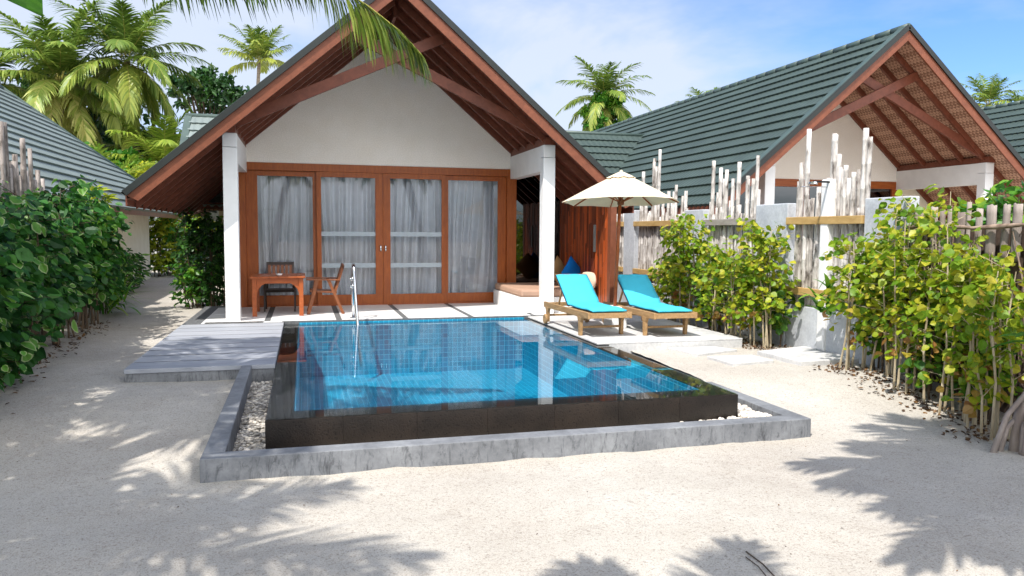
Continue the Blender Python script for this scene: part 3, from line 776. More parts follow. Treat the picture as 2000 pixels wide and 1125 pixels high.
def house_roof(par, Xr, Yf, Yb, za, trims, hip=False, wing=True, L=3.9, ridge_end=None, tile='roof'):
    h = L / CA / 16; A = V((0, 1, 0))
    out = []
    Yr = ridge_end if hip else Yb
    for sg in (-1, 1):
        D = V((sg*CA, 0, -SA)); Nn = V((sg*SA, 0, CA)); b = MB(); O = V((Xr, Yf, za - .045))
        ext = (lambda s: (.03, Yr - Yf + (Yb - Yr)*s/(16*h))) if hip else (lambda s: (.03, Yb - Yf))
        tile_slope(b, O, A, D, Nn, 16, h, ext)
        rf = b.build('roof_slope', tile, par)
        out.append(rf)
        # trim strip and dark edge along the front rake
        b = MB(); p = V((Xr, Yf + .085, za - .012)); q = p + D*(16*h + .03)
        b.beam(p + Nn*.022, q + Nn*.022, .17, .05, up=Nn); b.build('rake_trim', 'rooftrim', rf, bevel=.008)
        b = MB(); p = V((Xr, Yf - .016, za - .028)) + Nn*.006; b.beam(p, p + D*(16*h + .03), .03, .09, up=Nn); b.build('rake_edge', 'rooftrim_dark', rf)
    # ridge cap
    b = MB(); k = Yf
    while k < Yr:
        e = min(k + .42, Yr); b.tube([V((Xr, k, za - .028)), V((Xr, e, za - .022))], [.075, .068], 10); k += .41
    b.build('ridge_cap', 'rooftrim', par, smooth=True)
    if hip:
        b = MB(); zE = za - SL*L
        for sg in (-1, 1): b.tube([V((Xr, Yr, za - .03)), V((Xr + sg*L, Yb, zE - .01))], .07, 8)
        b.build('hip_cap', 'rooftrim', par, smooth=True)
        b = MB(); b.add([(Xr, Yr, za - .03), (Xr - L, Yb, zE - .03), (Xr + L, Yb, zE - .03)], [(0, 2, 1)]); b.build('hip_end', tile, par, solid=.04)
    if wing:
        zw, Yw = za - .99, Yf + 9.0; xw0, xw1 = Xr - 4.3, Xr - .7
        D = V((0, -CA, -SA)); Nn = V((0, -SA, CA)); b = MB()
        tile_slope(b, V((xw0, Yw, zw - .04)), V((1, 0, 0)), D, Nn, 11, .325, lambda s: (.1, xw1 - xw0))
        wf = b.build('wing_roof', tile, par)
        b = MB(); p = V((xw0 + .06, Yw, zw - .01)); b.beam(p, p + D*3.62, .17, .035, up=Nn); b.build('rake_trim', 'rooftrim', wf, bevel=.008)
        b = MB(); b.prism([(xw0, Yw, zw - .05), (xw0, Yw + 3.0, zw - .05 - 3.0*SL), (xw0, Yw + 3.0, zw - .09 - 3.0*SL), (xw0, Yw, zw - .09)], (xw1 - xw0, 0, 0)); b.build('wing_back', tile, wf)
        b = MB(); b.tube([(xw0, Yw, zw - .025), (xw1, Yw, zw - .025)], .06, 10); b.build('ridge_cap', 'rooftrim', wf, smooth=True)
        b = MB(); b.box(xw0 + .05, Yw - 2.75, za - 3.42, xw1, Yw - 2.72, za - 3.28); b.build('eave_board', 'rafter', wf)
        b = MB(); b.prism([(xw0 + .12, Yw - 2.7, zw - .13 - 2.7*SL), (xw0 + .12, Yw, zw - .13), (xw0 + .12, Yw, zw - .16), (xw0 + .12, Yw - 2.7, zw - .16 - 2.7*SL)], (xw1 - xw0 - .2, 0, 0)); b.build('wing_soffit', 'mat', wf)
        b = MB(); b.box(xw0 + .95, Yw - 2.2, 0.1, xw0 + 1.15, Yw + 2.4, zw - 2.2*SL - .12); b.box(xw0 + 1.151, Yw - 2.2, .1, xw0 + 3.0, Yw - 2.05, zw - 2.25*SL - .12)
        b.prism([(xw0 + .951, Yw - 2.2, zw - 2.2*SL - .121), (xw0 + .951, Yw, zw - .2), (xw0 + .951, Yw + 2.4, zw - 2.4*SL - .2)], (.15, 0, 0))
        b.build('wing_wall', 'cream', par)
    return out

def house_front(par, Xr, Yf, za, soffit, barge='barge', yw=None, detail=True):
    L = 3.9; yw = yw or Yf + 2.65; yc = Yf + .55; w = 2.546
    zs = lambda x, d: za - SL*abs(x - Xr) - d
    for sg in (-1, 1):
        # barge board
        b = MB(); b.prism([(Xr, Yf, za - .075), (Xr + sg*L, Yf, za - .075 - SL*L), (Xr + sg*(L - .15), Yf, za - .275 - SL*(L - .15)), (Xr, Yf, za - .275)], (0, .04, 0)); b.build('barge_board', barge, par, bevel=.003)
        # soffit lining
        b = MB(); yb = yw if sg < 0 else yw
        b.prism([(Xr + sg*.002, Yf + .042, za - .12), (Xr + sg*L, Yf + .042, za - .12 - SL*L), (Xr + sg*L, Yf + .042, za - .135 - SL*L), (Xr + sg*.002, Yf + .042, za - .135)], (0, yw - Yf - .043, 0)); b.build('soffit', soffit, par)
        b = MB(); b.prism([(Xr + sg*2.7, yw + .001, za - .12 - SL*2.7), (Xr + sg*L, yw + .001, za - .12 - SL*L), (Xr + sg*L, yw + .001, za - .135 - SL*L), (Xr + sg*2.7, yw + .001, za - .135 - SL*2.7)], (0, 5.0, 0)); b.build('soffit', soffit, par)
        # rafters
        k = 0
        for y in (yc, yc + .52, yc + 1.04, yc + 1.56, yw - .05, yw + .6, yw + 1.2, yw + 1.8, yw + 2.4, yw + 3.0, yw + 3.6):
            i0 = 0.03 if y < yw else 2.72
            b = MB(); b.prism([(Xr + sg*i0, y - .03, za - .1352 - SL*i0), (Xr + sg*(L - .02), y - .03, za - .1352 - SL*(L - .02)), (Xr + sg*(L - .02), y - .03, za - .27 - SL*(L - .02)), (Xr + sg*i0, y - .03, za - .27 - SL*i0)], (0, .06, 0))
            b.build('rafter', 'rafter', par, bevel=.003); k += 1
        b = MB(); b.beam((Xr + sg*(L + .012), Yf + .041, za - .14 - SL*L), (Xr + sg*(L + .012), Yf + 10, za - .14 - SL*L), .022, .16); b.build('eave_board', 'rafter', par)
        # column with its beam back to the wall and the timber plate on top
        xc = Xr + sg*w
        b = MB(); b.box(xc - .105, yc - .1, ZT - .02, xc + .105, yc + .1, 3.0); b.box(xc - .103, yc - .098, 3.006, xc + .103, yc + .098, 3.215); b.build('column', 'white_paint', par, bevel=.006)
        b = MB(); b.box(xc - .095, yc + .1005, 2.78, xc + .095, yw + .02, 3.213); b.build('beam', 'white_paint', par, bevel=.004)
        b = MB(); b.box(xc - .09, yc - .14, 3.2155, xc + .09, yw - .002, 3.335); b.build('wall_plate', 'rafter', par, bevel=.004)
    # scissor braces
    for sg, dy in ((-1, -.035), (1, .035)):
        b = MB(); x0 = Xr + sg*2.48; x1 = Xr - sg*.72
        b.beam((x0, yc + dy - .0, 3.38), (x1, yc + dy, 4.86), .06, .17, up=Z); b.build('scissor_brace', 'rafter', par, bevel=.004)
    b = MB(); b.beam((Xr - .0, yc + .25, za - .32), (Xr, yw, za - .32), .05, .2); b.build('ridge_beam', 'rafter', par)
    # gable wall
    xl, xr = Xr - 2.63, Xr + 2.57; zt = 2.97
    b = MB(); b.prism([(xl, yw, zt), (xr, yw, zt), (xr, yw, zs(xr, .14)), (Xr, yw, za - .14), (xl, yw, zs(xl, .14))], (0, .16, 0)); b.build('gable_wall', 'plaster', par)

def pleat(x, fr):
    k, q, s_ = fr[0]; ph = 37*x + s_ + 1.1*math.sin(5.3*x + fr[1][2]) + .6*math.sin(13*x + fr[2][2])
    t_ = math.sin(ph); return .06*math.copysign(abs(t_)**.7, t_) + .5*fr[1][1]*math.sin(fr[1][0]*1.7*x + fr[1][2]) + .03*math.sin(4*x + fr[3][2])

def main_house():
    Xr, Yf, za = 1.481, 11.95, 5.633; yw = 14.6
    t = thing('pool_villa', (Xr, yw, ZT), 'villa with open timber gable and sliding glass doors facing the pool', 'house')
    house_roof(t, Xr, Yf, 29, za, True, tile='roof_lit')
    house_front(t, Xr, Yf, za, 'soffit', 'barge', yw)
    # door frame
    b = MB(); b.box(-1.15, yw - .02, ZT, -1.0, yw + .16, 2.97); b.box(3.87, yw - .02, ZT, 4.06, yw + .16, 2.97); b.box(-.9995, yw - .012, 2.83, 3.8695, yw + .16, 2.968)
    b.box(-.9995, yw + .0, ZT - .004, 3.8695, yw + .16, ZT + .02)
    b.build('door_frame', 'redwood_z', t, bevel=.004)
    L = [(-1.0, .255, -.80, .17, .055), (.235, 1.448, .32, 1.31, 0), (1.452, 2.64, 1.59, 2.57, 0), (2.62, 3.868, 2.71, 3.70, .055)]
    for i, (a, c, g0, g1, dy) in enumerate(L):
        y0 = yw + dy; y1 = y0 + .045; zb, zt_, q0, q1 = ZT + .022, 2.828, .55, 2.735
        b = MB(); b.box(a, y0, zb, g0, y1, zt_); b.box(g1, y0, zb, c, y1, zt_); b.box(g0, y0 + .001, zb, g1, y1 - .001, q0); b.box(g0, y0 + .001, q1, g1, y1 - .001, zt_)
        d = b.build('sliding_door', 'redwood_z', t, bevel=.003)
        b = MB(); b.box(g0 + .0005, y0 + .02, q0 + .0005, g1 - .0005, y0 + .026, q1 - .0005); b.build('pane', 'glass', d)
        if i in (1, 2):
            for z in (1.645, 1.055):
                b = MB(); b.box(g0 + .001, y0 + .012, z, g1 - .001, y0 + .0195, z + .085); b.build('frosted_stripe', 'frost', d)
            x = 1.405 if i == 1 else 1.497
            b = MB(); b.lathe([(.0, -.06), (.018, -.05), (.018, .05), (0, .06)], (x, y0 - .008, 1.42), 10); b.build('handle', 'chrome', d, smooth=True)
    # dark glazed corner, side wall in mixed planks
    b = MB(); g = lambda x: za - .14 - SL*(x - Xr)
    b.prism([(4.061, yw + .05, .62), (4.995, yw + .05, .62), (4.995, yw + .05, g(4.995)), (4.061, yw + .05, g(4.061))], (0, .008, 0)); b.build('corner_window', 'dark_glass', t)
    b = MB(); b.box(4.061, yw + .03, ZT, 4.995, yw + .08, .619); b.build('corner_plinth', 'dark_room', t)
    random.seed(11); b = MB(); y = 12.12
    zt_ = lambda: za - .27 - SL*(5.0 - Xr)
    while y < yw + .05:
        wd = random.choice((.045, .06, .075, .09)); z = ZT
        while z < 2.38:
            z2 = min(2.40, z + random.uniform(.35, 1.2)); r_ = random.random()
            b.box(5.0 - random.uniform(0, .012), y + .001, z + .001, 5.06, y + wd - .001, z2 - .001, r_); z = z2
        y += wd
    b.build('timber_side_wall', 'cladding', t)
    b = MB(); b.box(4.985, 11.98, ZT - .02, 5.09, 12.118, 2.41); b.build('corner_post', 'barge', t, bevel=.004)
    b = MB(); b.box(4.975, 12.68, 1.40, 4.9985, 12.76, 1.88); b.build('window_slot', 'clay', t, bevel=.006)  # small upright grey window slot in the plank wall, not a lamp
    # body
    b = MB(); b.box(-1.15, yw + .165, .1, -1.02, 20, 3.0); b.box(5.065, yw + .06, .1, 5.2, 26, 2.4); b.box(-1.0, 18.0, .1, 5.06, 18.15, 2.38)
    b.box(-1.02, yw + .165, 3.0, 3.9, 18, 3.05); b.build('house_walls', 'cream', t)
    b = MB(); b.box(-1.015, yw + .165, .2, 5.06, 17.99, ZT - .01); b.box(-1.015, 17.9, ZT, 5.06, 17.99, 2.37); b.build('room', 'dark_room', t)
    # sheer curtains
    random.seed(5)
    for i, (a, c) in enumerate([(-.92, .22), (.27, 1.38), (1.52, 2.62), (2.66, 3.80)]):
        ph = random.random()*9; fr = [(random.uniform(26, 62), random.uniform(.018, .034), random.random()*6) for _ in range(4)]
        def f(u, v, a=a, c=c, ph=ph, fr=fr, i=i):
            x = a + (c - a)*u; z = ZT + .03 + (2.80 - ZT)*v
            dr = (1 - v)*(.10*math.sin(u*3.3 + ph) + (.05 if i == 3 else 0))
            y = yw + .26 + pleat(x + dr*.9, fr) + .02*math.sin(u*6 + v*2.4)
            return V((x + .015*math.sin(v*4 + u*8), y, z))
        b = MB(); b.grid(f, 170, 14)
        o = b.build('curtain', 'curtain', smooth=True, loc=(a, yw + .27, ZT))
        tag(o, ['sheer white curtain behind the door beside the table', 'sheer white curtain behind the left of the two middle doors', 'sheer white curtain behind the right of the two middle doors', 'sheer white curtain behind the door next to the daybed'][i], 'curtain', 'sheer curtains behind the glass doors')

def right_house():
    Xr, Yf, za = 10.94, 12.10, 5.633; yw = Yf + 2.9
    t = thing('neighbour_villa', (Xr, yw, .2), 'neighbouring villa with green tiled roof and open gable behind the bamboo fence', 'house', 'villas with green tiled roofs')
    house_roof(t, Xr, Yf, 34, za, True); house_front(t, Xr, Yf, za, 'mat', 'barge', yw)
    b = MB(); b.box(Xr - 2.63, yw - .01, 2.80, Xr + 2.57, yw + .15, 2.968); b.box(Xr - 2.63, yw - .01, .3, Xr - 2.4, yw + .15, 2.7995); b.box(Xr + 2.35, yw - .01, .3, Xr + 2.57, yw + .15, 2.7995)
    for x in (Xr - 1.2, Xr, Xr + 1.2): b.box(x - .12, yw, .3, x + .12, yw + .1, 2.7995)
    b.build('door_frame', 'redwood_x', t, bevel=.004)
    b = MB(); b.box(Xr - 2.399, yw + .04, .3, Xr + 2.349, yw + .048, 2.7995); b.build('pane', 'dark_glass', t)
    b = MB(); b.box(Xr - 2.63, yw + .2, .1, Xr - 2.5, 26, 3.0); b.box(Xr + 3.5, yw, .1, Xr + 3.6, 26, 2.4); b.box(Xr - 2.5, 18, .1, Xr + 3.5, 18.1, 2.38); b.box(Xr + 2.58, yw + .01, .1, Xr + 3.5, yw + .1, 2.9); b.build('house_walls', 'cream', t)

def other_houses():
    Xr, Yf, za = -7.98, 11.95, 5.633
    t = thing('neighbour_villa', (Xr, 15, .2), 'neighbouring villa with green hipped roof behind the hedge and path', 'house', 'villas with green tiled roofs')
    house_roof(t, Xr, Yf, 29, za, True, hip=True, wing=False, ridge_end=24.3, tile='roof_lit')
    for sg in (1,):
        b = MB(); b.beam((Xr + 3.905, Yf, 2.19), (Xr + 3.905, 29, 2.19), .03, .17); b.build('eave_board', 'barge', t)
        b = MB(); b.prism([(Xr + 3.2, Yf, 2.76), (Xr + 3.89, Yf, 2.17), (Xr + 3.89, Yf, 2.15), (Xr + 3.2, Yf, 2.74)], (0, 17, 0)); b.build('soffit', 'mat', t)
    b = MB(); b.box(Xr + 3.1, 12.5, .1, Xr + 3.28, 26.3, 2.7); b.box(Xr - 3, 12.5, .1, Xr + 3.1, 12.65, 2.8); b.box(Xr - 3, 26.2, .1, Xr + 3.1, 26.3, 2.8); b.build('house_walls', 'cream', t)
    for y in (16.5, 20.5):
        b = MB(); b.box(Xr + 3.281, y, 1.2, Xr + 3.30, y + .9, 2.1); b.build('window', 'redwood_z', t)
    Xr, Yf = 20.3, 12.2
    t = thing('neighbour_villa', (Xr, 15, .2), 'farther villa of which only a green roof slope shows at the right edge', 'house', 'villas with green tiled roofs')
    house_roof(t, Xr, Yf, 30, za, True, wing=False)
    b = MB(); b.box(Xr - 2.6, 15, .1, Xr + 2.6, 29, 2.9); b.build('house_walls', 'cream', t)
    t = thing('garden_building', (-6.2, 33, .2), 'white walled building at the far end of the sandy path', 'house')
    b = MB(); b.box(-8.5, 31, .1, -5.15, 36, 2.6); b.build('wall', 'white_paint', t)
    b = MB(); b.prism([(-8.9, 30.5, 2.6), (-4.8, 30.5, 2.6), (-6.8, 30.5, 3.7)], (0, 6, 0)); b.build('roof', 'rooftrim', t)

# ------------------------------------------------------------------ fences
def bamboo_pole(par, x, y, z0, z1, r, mat='bamboo'):
    b = MB(); pts = []; rad = []; z = z0; st = random.uniform(.22, .34)
    lx, ly = random.uniform(-.018, .018), random.uniform(-.018, .018)
    zz = [z0]
    while z + st < z1 - .03:
        z += st; zz += [z - .012, z, z + .012]
    zz.append(z1)
    for q, k in enumerate(zz):
        f = (k - z0) / (z1 - z0); pts.append((x + lx*f + .006*math.sin(f*5 + x*9), y + ly*f, k))
        rad.append(r*(1 - .12*f)*(1.13 if q > 0 and q % 3 == 2 and q < len(zz)-1 else 1))
    b.tube(pts, rad, 9); b.build('bamboo_pole', mat, par, smooth=True)

def bamboo_fence():
    random.seed(21); X = 6.5
    wt = thing('low_concrete_wall', (X, 11, 0), 'low grey concrete wall carrying the bamboo fence', 'wall')
    b = MB(); b.box(X - .07, 6.96, 0, X + .09, 15.5, .78); b.build('wall_body', 'concrete_fence', wt, bevel=.01)
    pil = [(14.18, 14.72, 2.2, 'tall grey concrete fence pillar beside the timber house wall'), (11.45, 12.1, 2.14, 'grey concrete fence pillar behind the tallest bushes'), (9.15, 9.92, 2.165, 'wide grey concrete fence pillar between the middle bamboo panels'), (6.97, 7.66, 2.17, 'wide grey concrete fence pillar right of the white shower post')]
    for y0, y1, z, lab in pil:
        b = MB(); b.box(X - .09, y0, 0, X + .05, y1, z); o = b.build('fence_pillar', 'concrete_fence', loc=(X, (y0+y1)/2, 0), bevel=.012); tag(o, lab, 'pillar', 'concrete pillars of the bamboo fence')
    pan = [(14.75, 15.6, 'short bamboo fence panel beside the house corner', [], 'rail'),
           (12.13, 14.15, 'bamboo fence panel of ragged poles behind the parasol', [3.31, 3.17, 3.1, 3.0, 2.9, 2.95], 'rail'),
           (9.95, 11.42, 'bamboo fence panel with grey rail between two pillars', [2.93, 2.85, 2.9, 2.75, 2.8, 2.6], 'rail_grey'),
           (7.69, 9.12, 'bamboo fence panel with the tallest poles behind the shower post', [3.01, 3.0, 3.13, 3.02, 2.75, 2.55, 2.5, 2.45, 2.9, 2.7], 'rail')]
    for y0, y1, lab, tall, rl in pan:
        t = thing('bamboo_fence', (X, (y0+y1)/2, .7), lab, 'fence', 'bamboo fence panels')
        y = y0 + .03; n = int((y1 - y0) / .056); tops = [random.uniform(1.98, 2.3) for _ in range(n)]
        ids = random.sample(range(n), min(len(tall), n))
        for i, h in zip(ids, tall): tops[i] = h
        for i in range(n):
            if random.random() < .38: tops[i] = max(tops[i], random.uniform(2.25, 2.62))
            bamboo_pole(t, X + random.uniform(-.02, .02), y0 + .034 + i*(y1 - y0 - .03)/n, .55, tops[i], random.uniform(.027, .035)*(1.1 if i in ids else 1))
        for z in (1.92, .98):
            b = MB(); b.box(X - .125, y0 - .02, z - .05, X - .05, y1 + .02, z + .05); b.build('rail', rl, t, bevel=.006)
    # loose poles standing taller right behind the panel by the shower
    # brushwood fence at the right edge
    t = thing('brushwood_fence', (X, 6, 0), 'dark brushwood fence of bark slats and twigs at the right edge', 'fence')
    b = MB(); random.seed(8)
    for k in range(680):
        y = random.uniform(2.2, 6.95); z0 = random.uniform(.05, 1.0); ln = random.uniform(.5, 1.0); a = random.uniform(-.45, .45)
        p = V((X - random.uniform(-.05, .1), y, z0)); q = p + V((random.uniform(-.05, .05), math.sin(a)*ln, min(1.86 - z0, math.cos(a)*ln)))
        m_ = (p + q)/2 + V((random.uniform(-.04, .02), random.uniform(-.05, .05), 0)); b.cm = 1 if random.random() < .45 else 0
        b.tube([p, m_, q], [random.uniform(.006, .014), random.uniform(.006, .012), .004], 5)
    b.cm = 0; b.box(X + .03, 2.2, 0, X + .08, 6.95, 1.83)
    b.build('brushwood', ['twig_dark', 'twig'], t)
    y = 2.25
    while y < 6.93:
        wd = random.uniform(.05, .12); h = random.uniform(1.97, 2.08)
        b = MB(); n = 5; ln = random.uniform(-.02, .02)
        def f(u, v, y=y, wd=wd, h=h, ln=ln): 
            zz = 1.5 + (h - 1.5)*v; return V((X - .02 - .018*math.sin(u*math.pi) + .006*noise.noise(V((u*5 + y*7, v*3, 1))), y + wd*u*(1 - .1*v) + ln*v, zz + (.02*noise.noise(V((u*6 + y*9, 0, 2))) if v > .9 else 0)))
        b.grid(f, n, 6); b.build('bark_slat', 'bark', t, smooth=True, solid=.012); y += wd + random.uniform(.01, .05)
    for z in (1.83, 1.1):
        b = MB(); pts = [(X - .09 + .015*math.sin(k*2.1), 2.2 + k*.28, z + .015*math.sin(k*1.7)) for k in range(18)]; b.tube(pts, [.022 + .006*math.sin(k*3) for k in range(18)], 7); b.build('branch_rail', 'twig', t, smooth=True)
    # grey poles at the left edge, above the hedge
    t = thing('bamboo_fence', (-3.9, 11, .2), 'weathered grey bamboo fence standing above the left hedge', 'fence'); random.seed(4)
    hs = {.0: 0}
    Y = [10.55 + .085*k for k in range(24)]
    for i, y in enumerate(Y):
        h = random.uniform(2.25, 2.65)
        if i in (5, 6): h = 3.08
        if i in (13,): h = 2.95
        if i in (17,): h = 2.85
        if i in (11,): h = 2.72
        bamboo_pole(t, -3.62 + random.uniform(-.03, .03), y, .2, h, random.uniform(.03, .042), 'bamboo_grey')
    b = MB(); b.box(-3.56, 10.5, 1.75, -3.5, 12.6, 1.84); b.build('rail', 'rail_grey', t)

# ------------------------------------------------------------------ plants
def rdir(up=.3):
    while True:
        v = V((random.uniform(-1, 1), random.uniform(-1, 1), random.uniform(-1, 1)))
        if .05 < v.length < 1: v.normalize(); return (v + V((0, 0, up))).normalized()

def shrub(name, label, cat, group, x, y, z, H, rad, nstem, nleaf, ll, lw, leafmat, stemmat, t0=.25, droop=.0, lean=(0, 0), stem_r=.011, clump=5, brown=0, flat=1.0, rbias=.9):
    t = thing(name, (x, y, z), label, cat, group)
    stems = []; b = MB()
    for k in range(nstem):
        a = random.random()*6.283; r0 = rad*.45*math.sqrt(random.random()); tx, ty = math.cos(random.random()*6.28), math.sin(random.random()*6.28)
        p0 = V((x + r0*math.cos(a), y + flat*r0*math.sin(a), z - .03)); h = H*random.uniform(.72, 1.0)
        r1 = rad*.55*random.random(); p1 = p0 + V((r1*tx + lean[0], flat*r1*ty + lean[1], h))
        m1 = p0.lerp(p1, .35) + V((random.uniform(-.04, .04), random.uniform(-.04, .04), 0)); m2 = p0.lerp(p1, .7) + V((random.uniform(-.05, .05), random.uniform(-.05, .05), 0))
        pts = [p0, m1, m2, p1]; stems.append(pts); b.tube(pts, [stem_r*1.25, stem_r, stem_r*.8, stem_r*.4], 6)
    # side twigs with leaf groups
    lf = MB(); done = 0
    while done < nleaf:
        pts = random.choice(stems); f = t0 + (1 - t0)*random.random()**rbias; s = f*3; i = min(2, int(s)); p = pts[i].lerp(pts[i+1], s - i)
        a = random.random()*6.283; ln = rad*random.uniform(.25, 1.0)*(1.0 - .35*abs(f - .6)); q = p + V((math.cos(a)*ln, flat*math.sin(a)*ln, random.uniform(-.02, .16)*1.0))
        if random.random() < .5: b.tube([p, q], [stem_r*.4, stem_r*.2], 4, cap=False)
        for k in range(clump):
            c = q.lerp(p, random.random()*.55) + V((random.gauss(0, .035), random.gauss(0, .035), random.gauss(0, .04)))
            d = V((math.cos(a + random.uniform(-1.4, 1.4)), math.sin(a + random.uniform(-1.4, 1.4)), random.uniform(-.75, .25) - droop))
            s_ = random.uniform(.45, 1.22)
            low = f < t0 + .18
            rr = random.random()*.9 if not (brown and low and random.random() < brown) else random.uniform(.92, 1)
            lf.leaf(c, d, rdir(.9), ll*s_, lw*s_, rr, fold=random.uniform(.02, .22), curl=random.uniform(0, .3)); done += 1
    b.build('stems', stemmat, t); lf.build('foliage', leafmat, t)
    return t

def strappy(name, label, cat, x, y, z, n, L, w, mat, group=None, spread=1.0, h0=0):
    t = thing(name, (x, y, z), label, cat, group); b = MB()
    for k in range(n):
        a = random.random()*6.283; e = random.uniform(.3, 1.35); l = L*random.uniform(.7, 1.1); rr = random.random()
        p = V((x + random.uniform(-.12, .12)*spread, y + random.uniform(-.12, .12)*spread, z + random.uniform(0, h0 + .001))); pts = [p.copy()]
        d = V((math.cos(a)*math.cos(e), math.sin(a)*math.cos(e), math.sin(e)))
        for q in range(5): d = (d + V((0, 0, -.22))).normalized(); p = p + d*l/5; pts.append(p.copy())
        sd = V((-math.sin(a), math.cos(a), 0)); ww = [w*.6, w, w, w*.8, w*.45, .002]; vs = []
        for q, c in enumerate(pts): vs += [c - sd*ww[q]/2, c + sd*ww[q]/2]
        b.add(vs, [(2*q, 2*q+1, 2*q+3, 2*q+2) for q in range(5)], rr)
    b.build('leaves', mat, t); return t

def frond(ml, mr, base, az, el, L, droop, npair, ll, lw, sag=.3, roll=0, rr=None, pts=None, tmin=.12, rw=.02):
    if pts is None:
        pts = []; p = V(base); n = 14; 
        for k in range(n + 1):
            pts.append(p.copy()); e = el - droop*((k/n)**1.25)
            p = p + V((math.cos(az)*math.cos(e), math.sin(az)*math.cos(e), math.sin(e)))*L/n
    n = len(pts) - 1
    mr.tube(pts, [rw*(1 - .85*k/n) for k in range(n+1)], 5, cap=False)
    base_r = random.random() if rr is None else rr
    for k in range(npair):
        t = tmin + (1 - tmin)*(k + random.random()*.6)/npair; s = t*n; i = min(n-1, int(s)); p = pts[i].lerp(pts[i+1], s-i)
        T = (pts[i+1] - pts[i]).normalized(); S = T.cross(Z)
        if S.length < .05: S = V((-math.sin(az), math.cos(az), 0))
        S.normalize(); U = S.cross(T)
        prof = math.sin(math.pi*(.12 + .80*t))**.7
        for sg in (-1, 1):
            if random.random() < .05: continue
            bth = R(72 - 45*t + random.uniform(-7, 7)); d = (S*sg*math.sin(bth) + T*math.cos(bth) + U*random.uniform(.1, .35)).normalized()
            l = ll*prof*random.uniform(.82, 1.1); w = lw*random.uniform(.8, 1.15); q = p.copy(); W = (T - d*T.dot(d)).normalized(); vs = []
            ww = (.7, 1, .75, .04); sg2 = sag*random.uniform(.75, 1.3)
            for j in range(4):
                vs += [q - W*w*ww[j]/2, q + W*w*ww[j]/2]; d = (d + V((0, 0, -sg2))).normalized(); q = q + d*l/3
            r_ = min(1, max(0, base_r + random.uniform(-.25, .25)))
            ml.add(vs, [(0, 1, 3, 2), (2, 3, 5, 4), (4, 5, 7, 6)], r_)

def palm(name, label, group, x, y, z0, cx, cy, cz, nfr, L, mat, seed, npair=34, ll=.75, lw=.05, coconuts=0, el_lo=-.5, el_hi=1.25, droop=1.3, tr=.15, skip=None):
    random.seed(seed)
    t = thing(name, (x, y, z0), label, 'palm tree', group)
    b = MB(); pts = []; rad = []; n = 26
    for k in range(n + 1):
        f = k / n; px = x + (cx - x)*(f**1.5); py = y + (cy - y)*(f**1.5); pts.append((px, py, z0 - .1 + (cz - z0 + .1)*f)); rad.append(tr*(1.35 - .45*f if f > .06 else 1.8 - 5*f)*(1.04 if k % 2 else .97))
    b.tube(pts, rad, 12); b.build('trunk', 'palm_trunk', t, smooth=True)
    ml, mr = MB(), MB(); base = V((cx, cy, cz))
    for k in range(nfr):
        f = (k + .5) / nfr; az = k*2.39996 + random.uniform(-.25, .25); el = el_hi + (el_lo - el_hi)*f + random.uniform(-.12, .12)
        if skip and skip(az % 6.2832, el): continue
        frond(ml, mr, base + V((math.cos(az)*.1, math.sin(az)*.1, .12 - .3*f)), az, el, L*random.uniform(.85, 1.08)*(1 if f > .12 else .7), droop*(.55 + .6*f)*random.uniform(.85, 1.15), npair, ll, lw, sag=.2 + .3*f, rr=min(1, .2 + .75*f*random.uniform(.7, 1.25)))
    cr = ml.build('crown', mat, t); mr.build('frond_stalks', 'frond_mid', cr)
    for k in range(coconuts):
        a = k*2.1; b = MB(); c = base + V((math.cos(a)*.26, math.sin(a)*.26, -.35 - .12*(k % 3))); s = .13
        b.lathe([(.0, -s*1.2), (s*.7, -s*.8), (s, 0), (s*.75, s*.8), (0, s*1.15)], c, 10); b.build('coconut', 'coconut', t, smooth=True)
    return t

def broadleaf(name, label, group, x, y, z0, H, rx, rz, ncl, nper, ls, mat, seed, trunk_r=.16, cz=None, stemmat='stem_dark', cat='tree'):
    random.seed(seed); t = thing(name, (x, y, z0), label, cat, group); b = MB(); lf = MB()
    cz = cz or H - rz*.8; top = V((x, y, z0 + cz - rz*.5)); fork = V((x, y, z0 + (cz - rz)*.75))
    b.tube([(x, y, z0 - .1), fork.lerp(V((x, y, z0)), .5) + V((.1, .05, 0)), fork], [trunk_r*1.3, trunk_r, trunk_r*.85], 9)
    cs = []
    for k in range(ncl):
        d = rdir(.15); r_ = random.uniform(.45, 1.0)**.6; c = V((x, y, z0 + cz)) + V((d.x*rx*r_, d.y*rx*r_, d.z*rz*r_)); cs.append((c, random.uniform(.6, 1.25)))
    for i, (c, s) in enumerate(cs):
        if i % 2 == 0: m_ = fork.lerp(c, .5) + V((random.uniform(-.2, .2), random.uniform(-.2, .2), .1)); b.tube([fork, m_, c], [trunk_r*.5, trunk_r*.28, trunk_r*.08], 5, cap=False)
        tone = random.random()
        for q in range(nper):
            d = rdir(.1); p = c + V((d.x, d.y, d.z*.6))*(rx*.26*s*random.random()**.4)
            lf.leaf(p, rdir(-.2), rdir(1.0), ls*random.uniform(.6, 1.2), ls*.6*random.uniform(.7, 1.1), min(1, max(0, tone*.7 + random.random()*.35)))
    b.build('trunk', stemmat, t); lf.build('crown', mat, t); return t

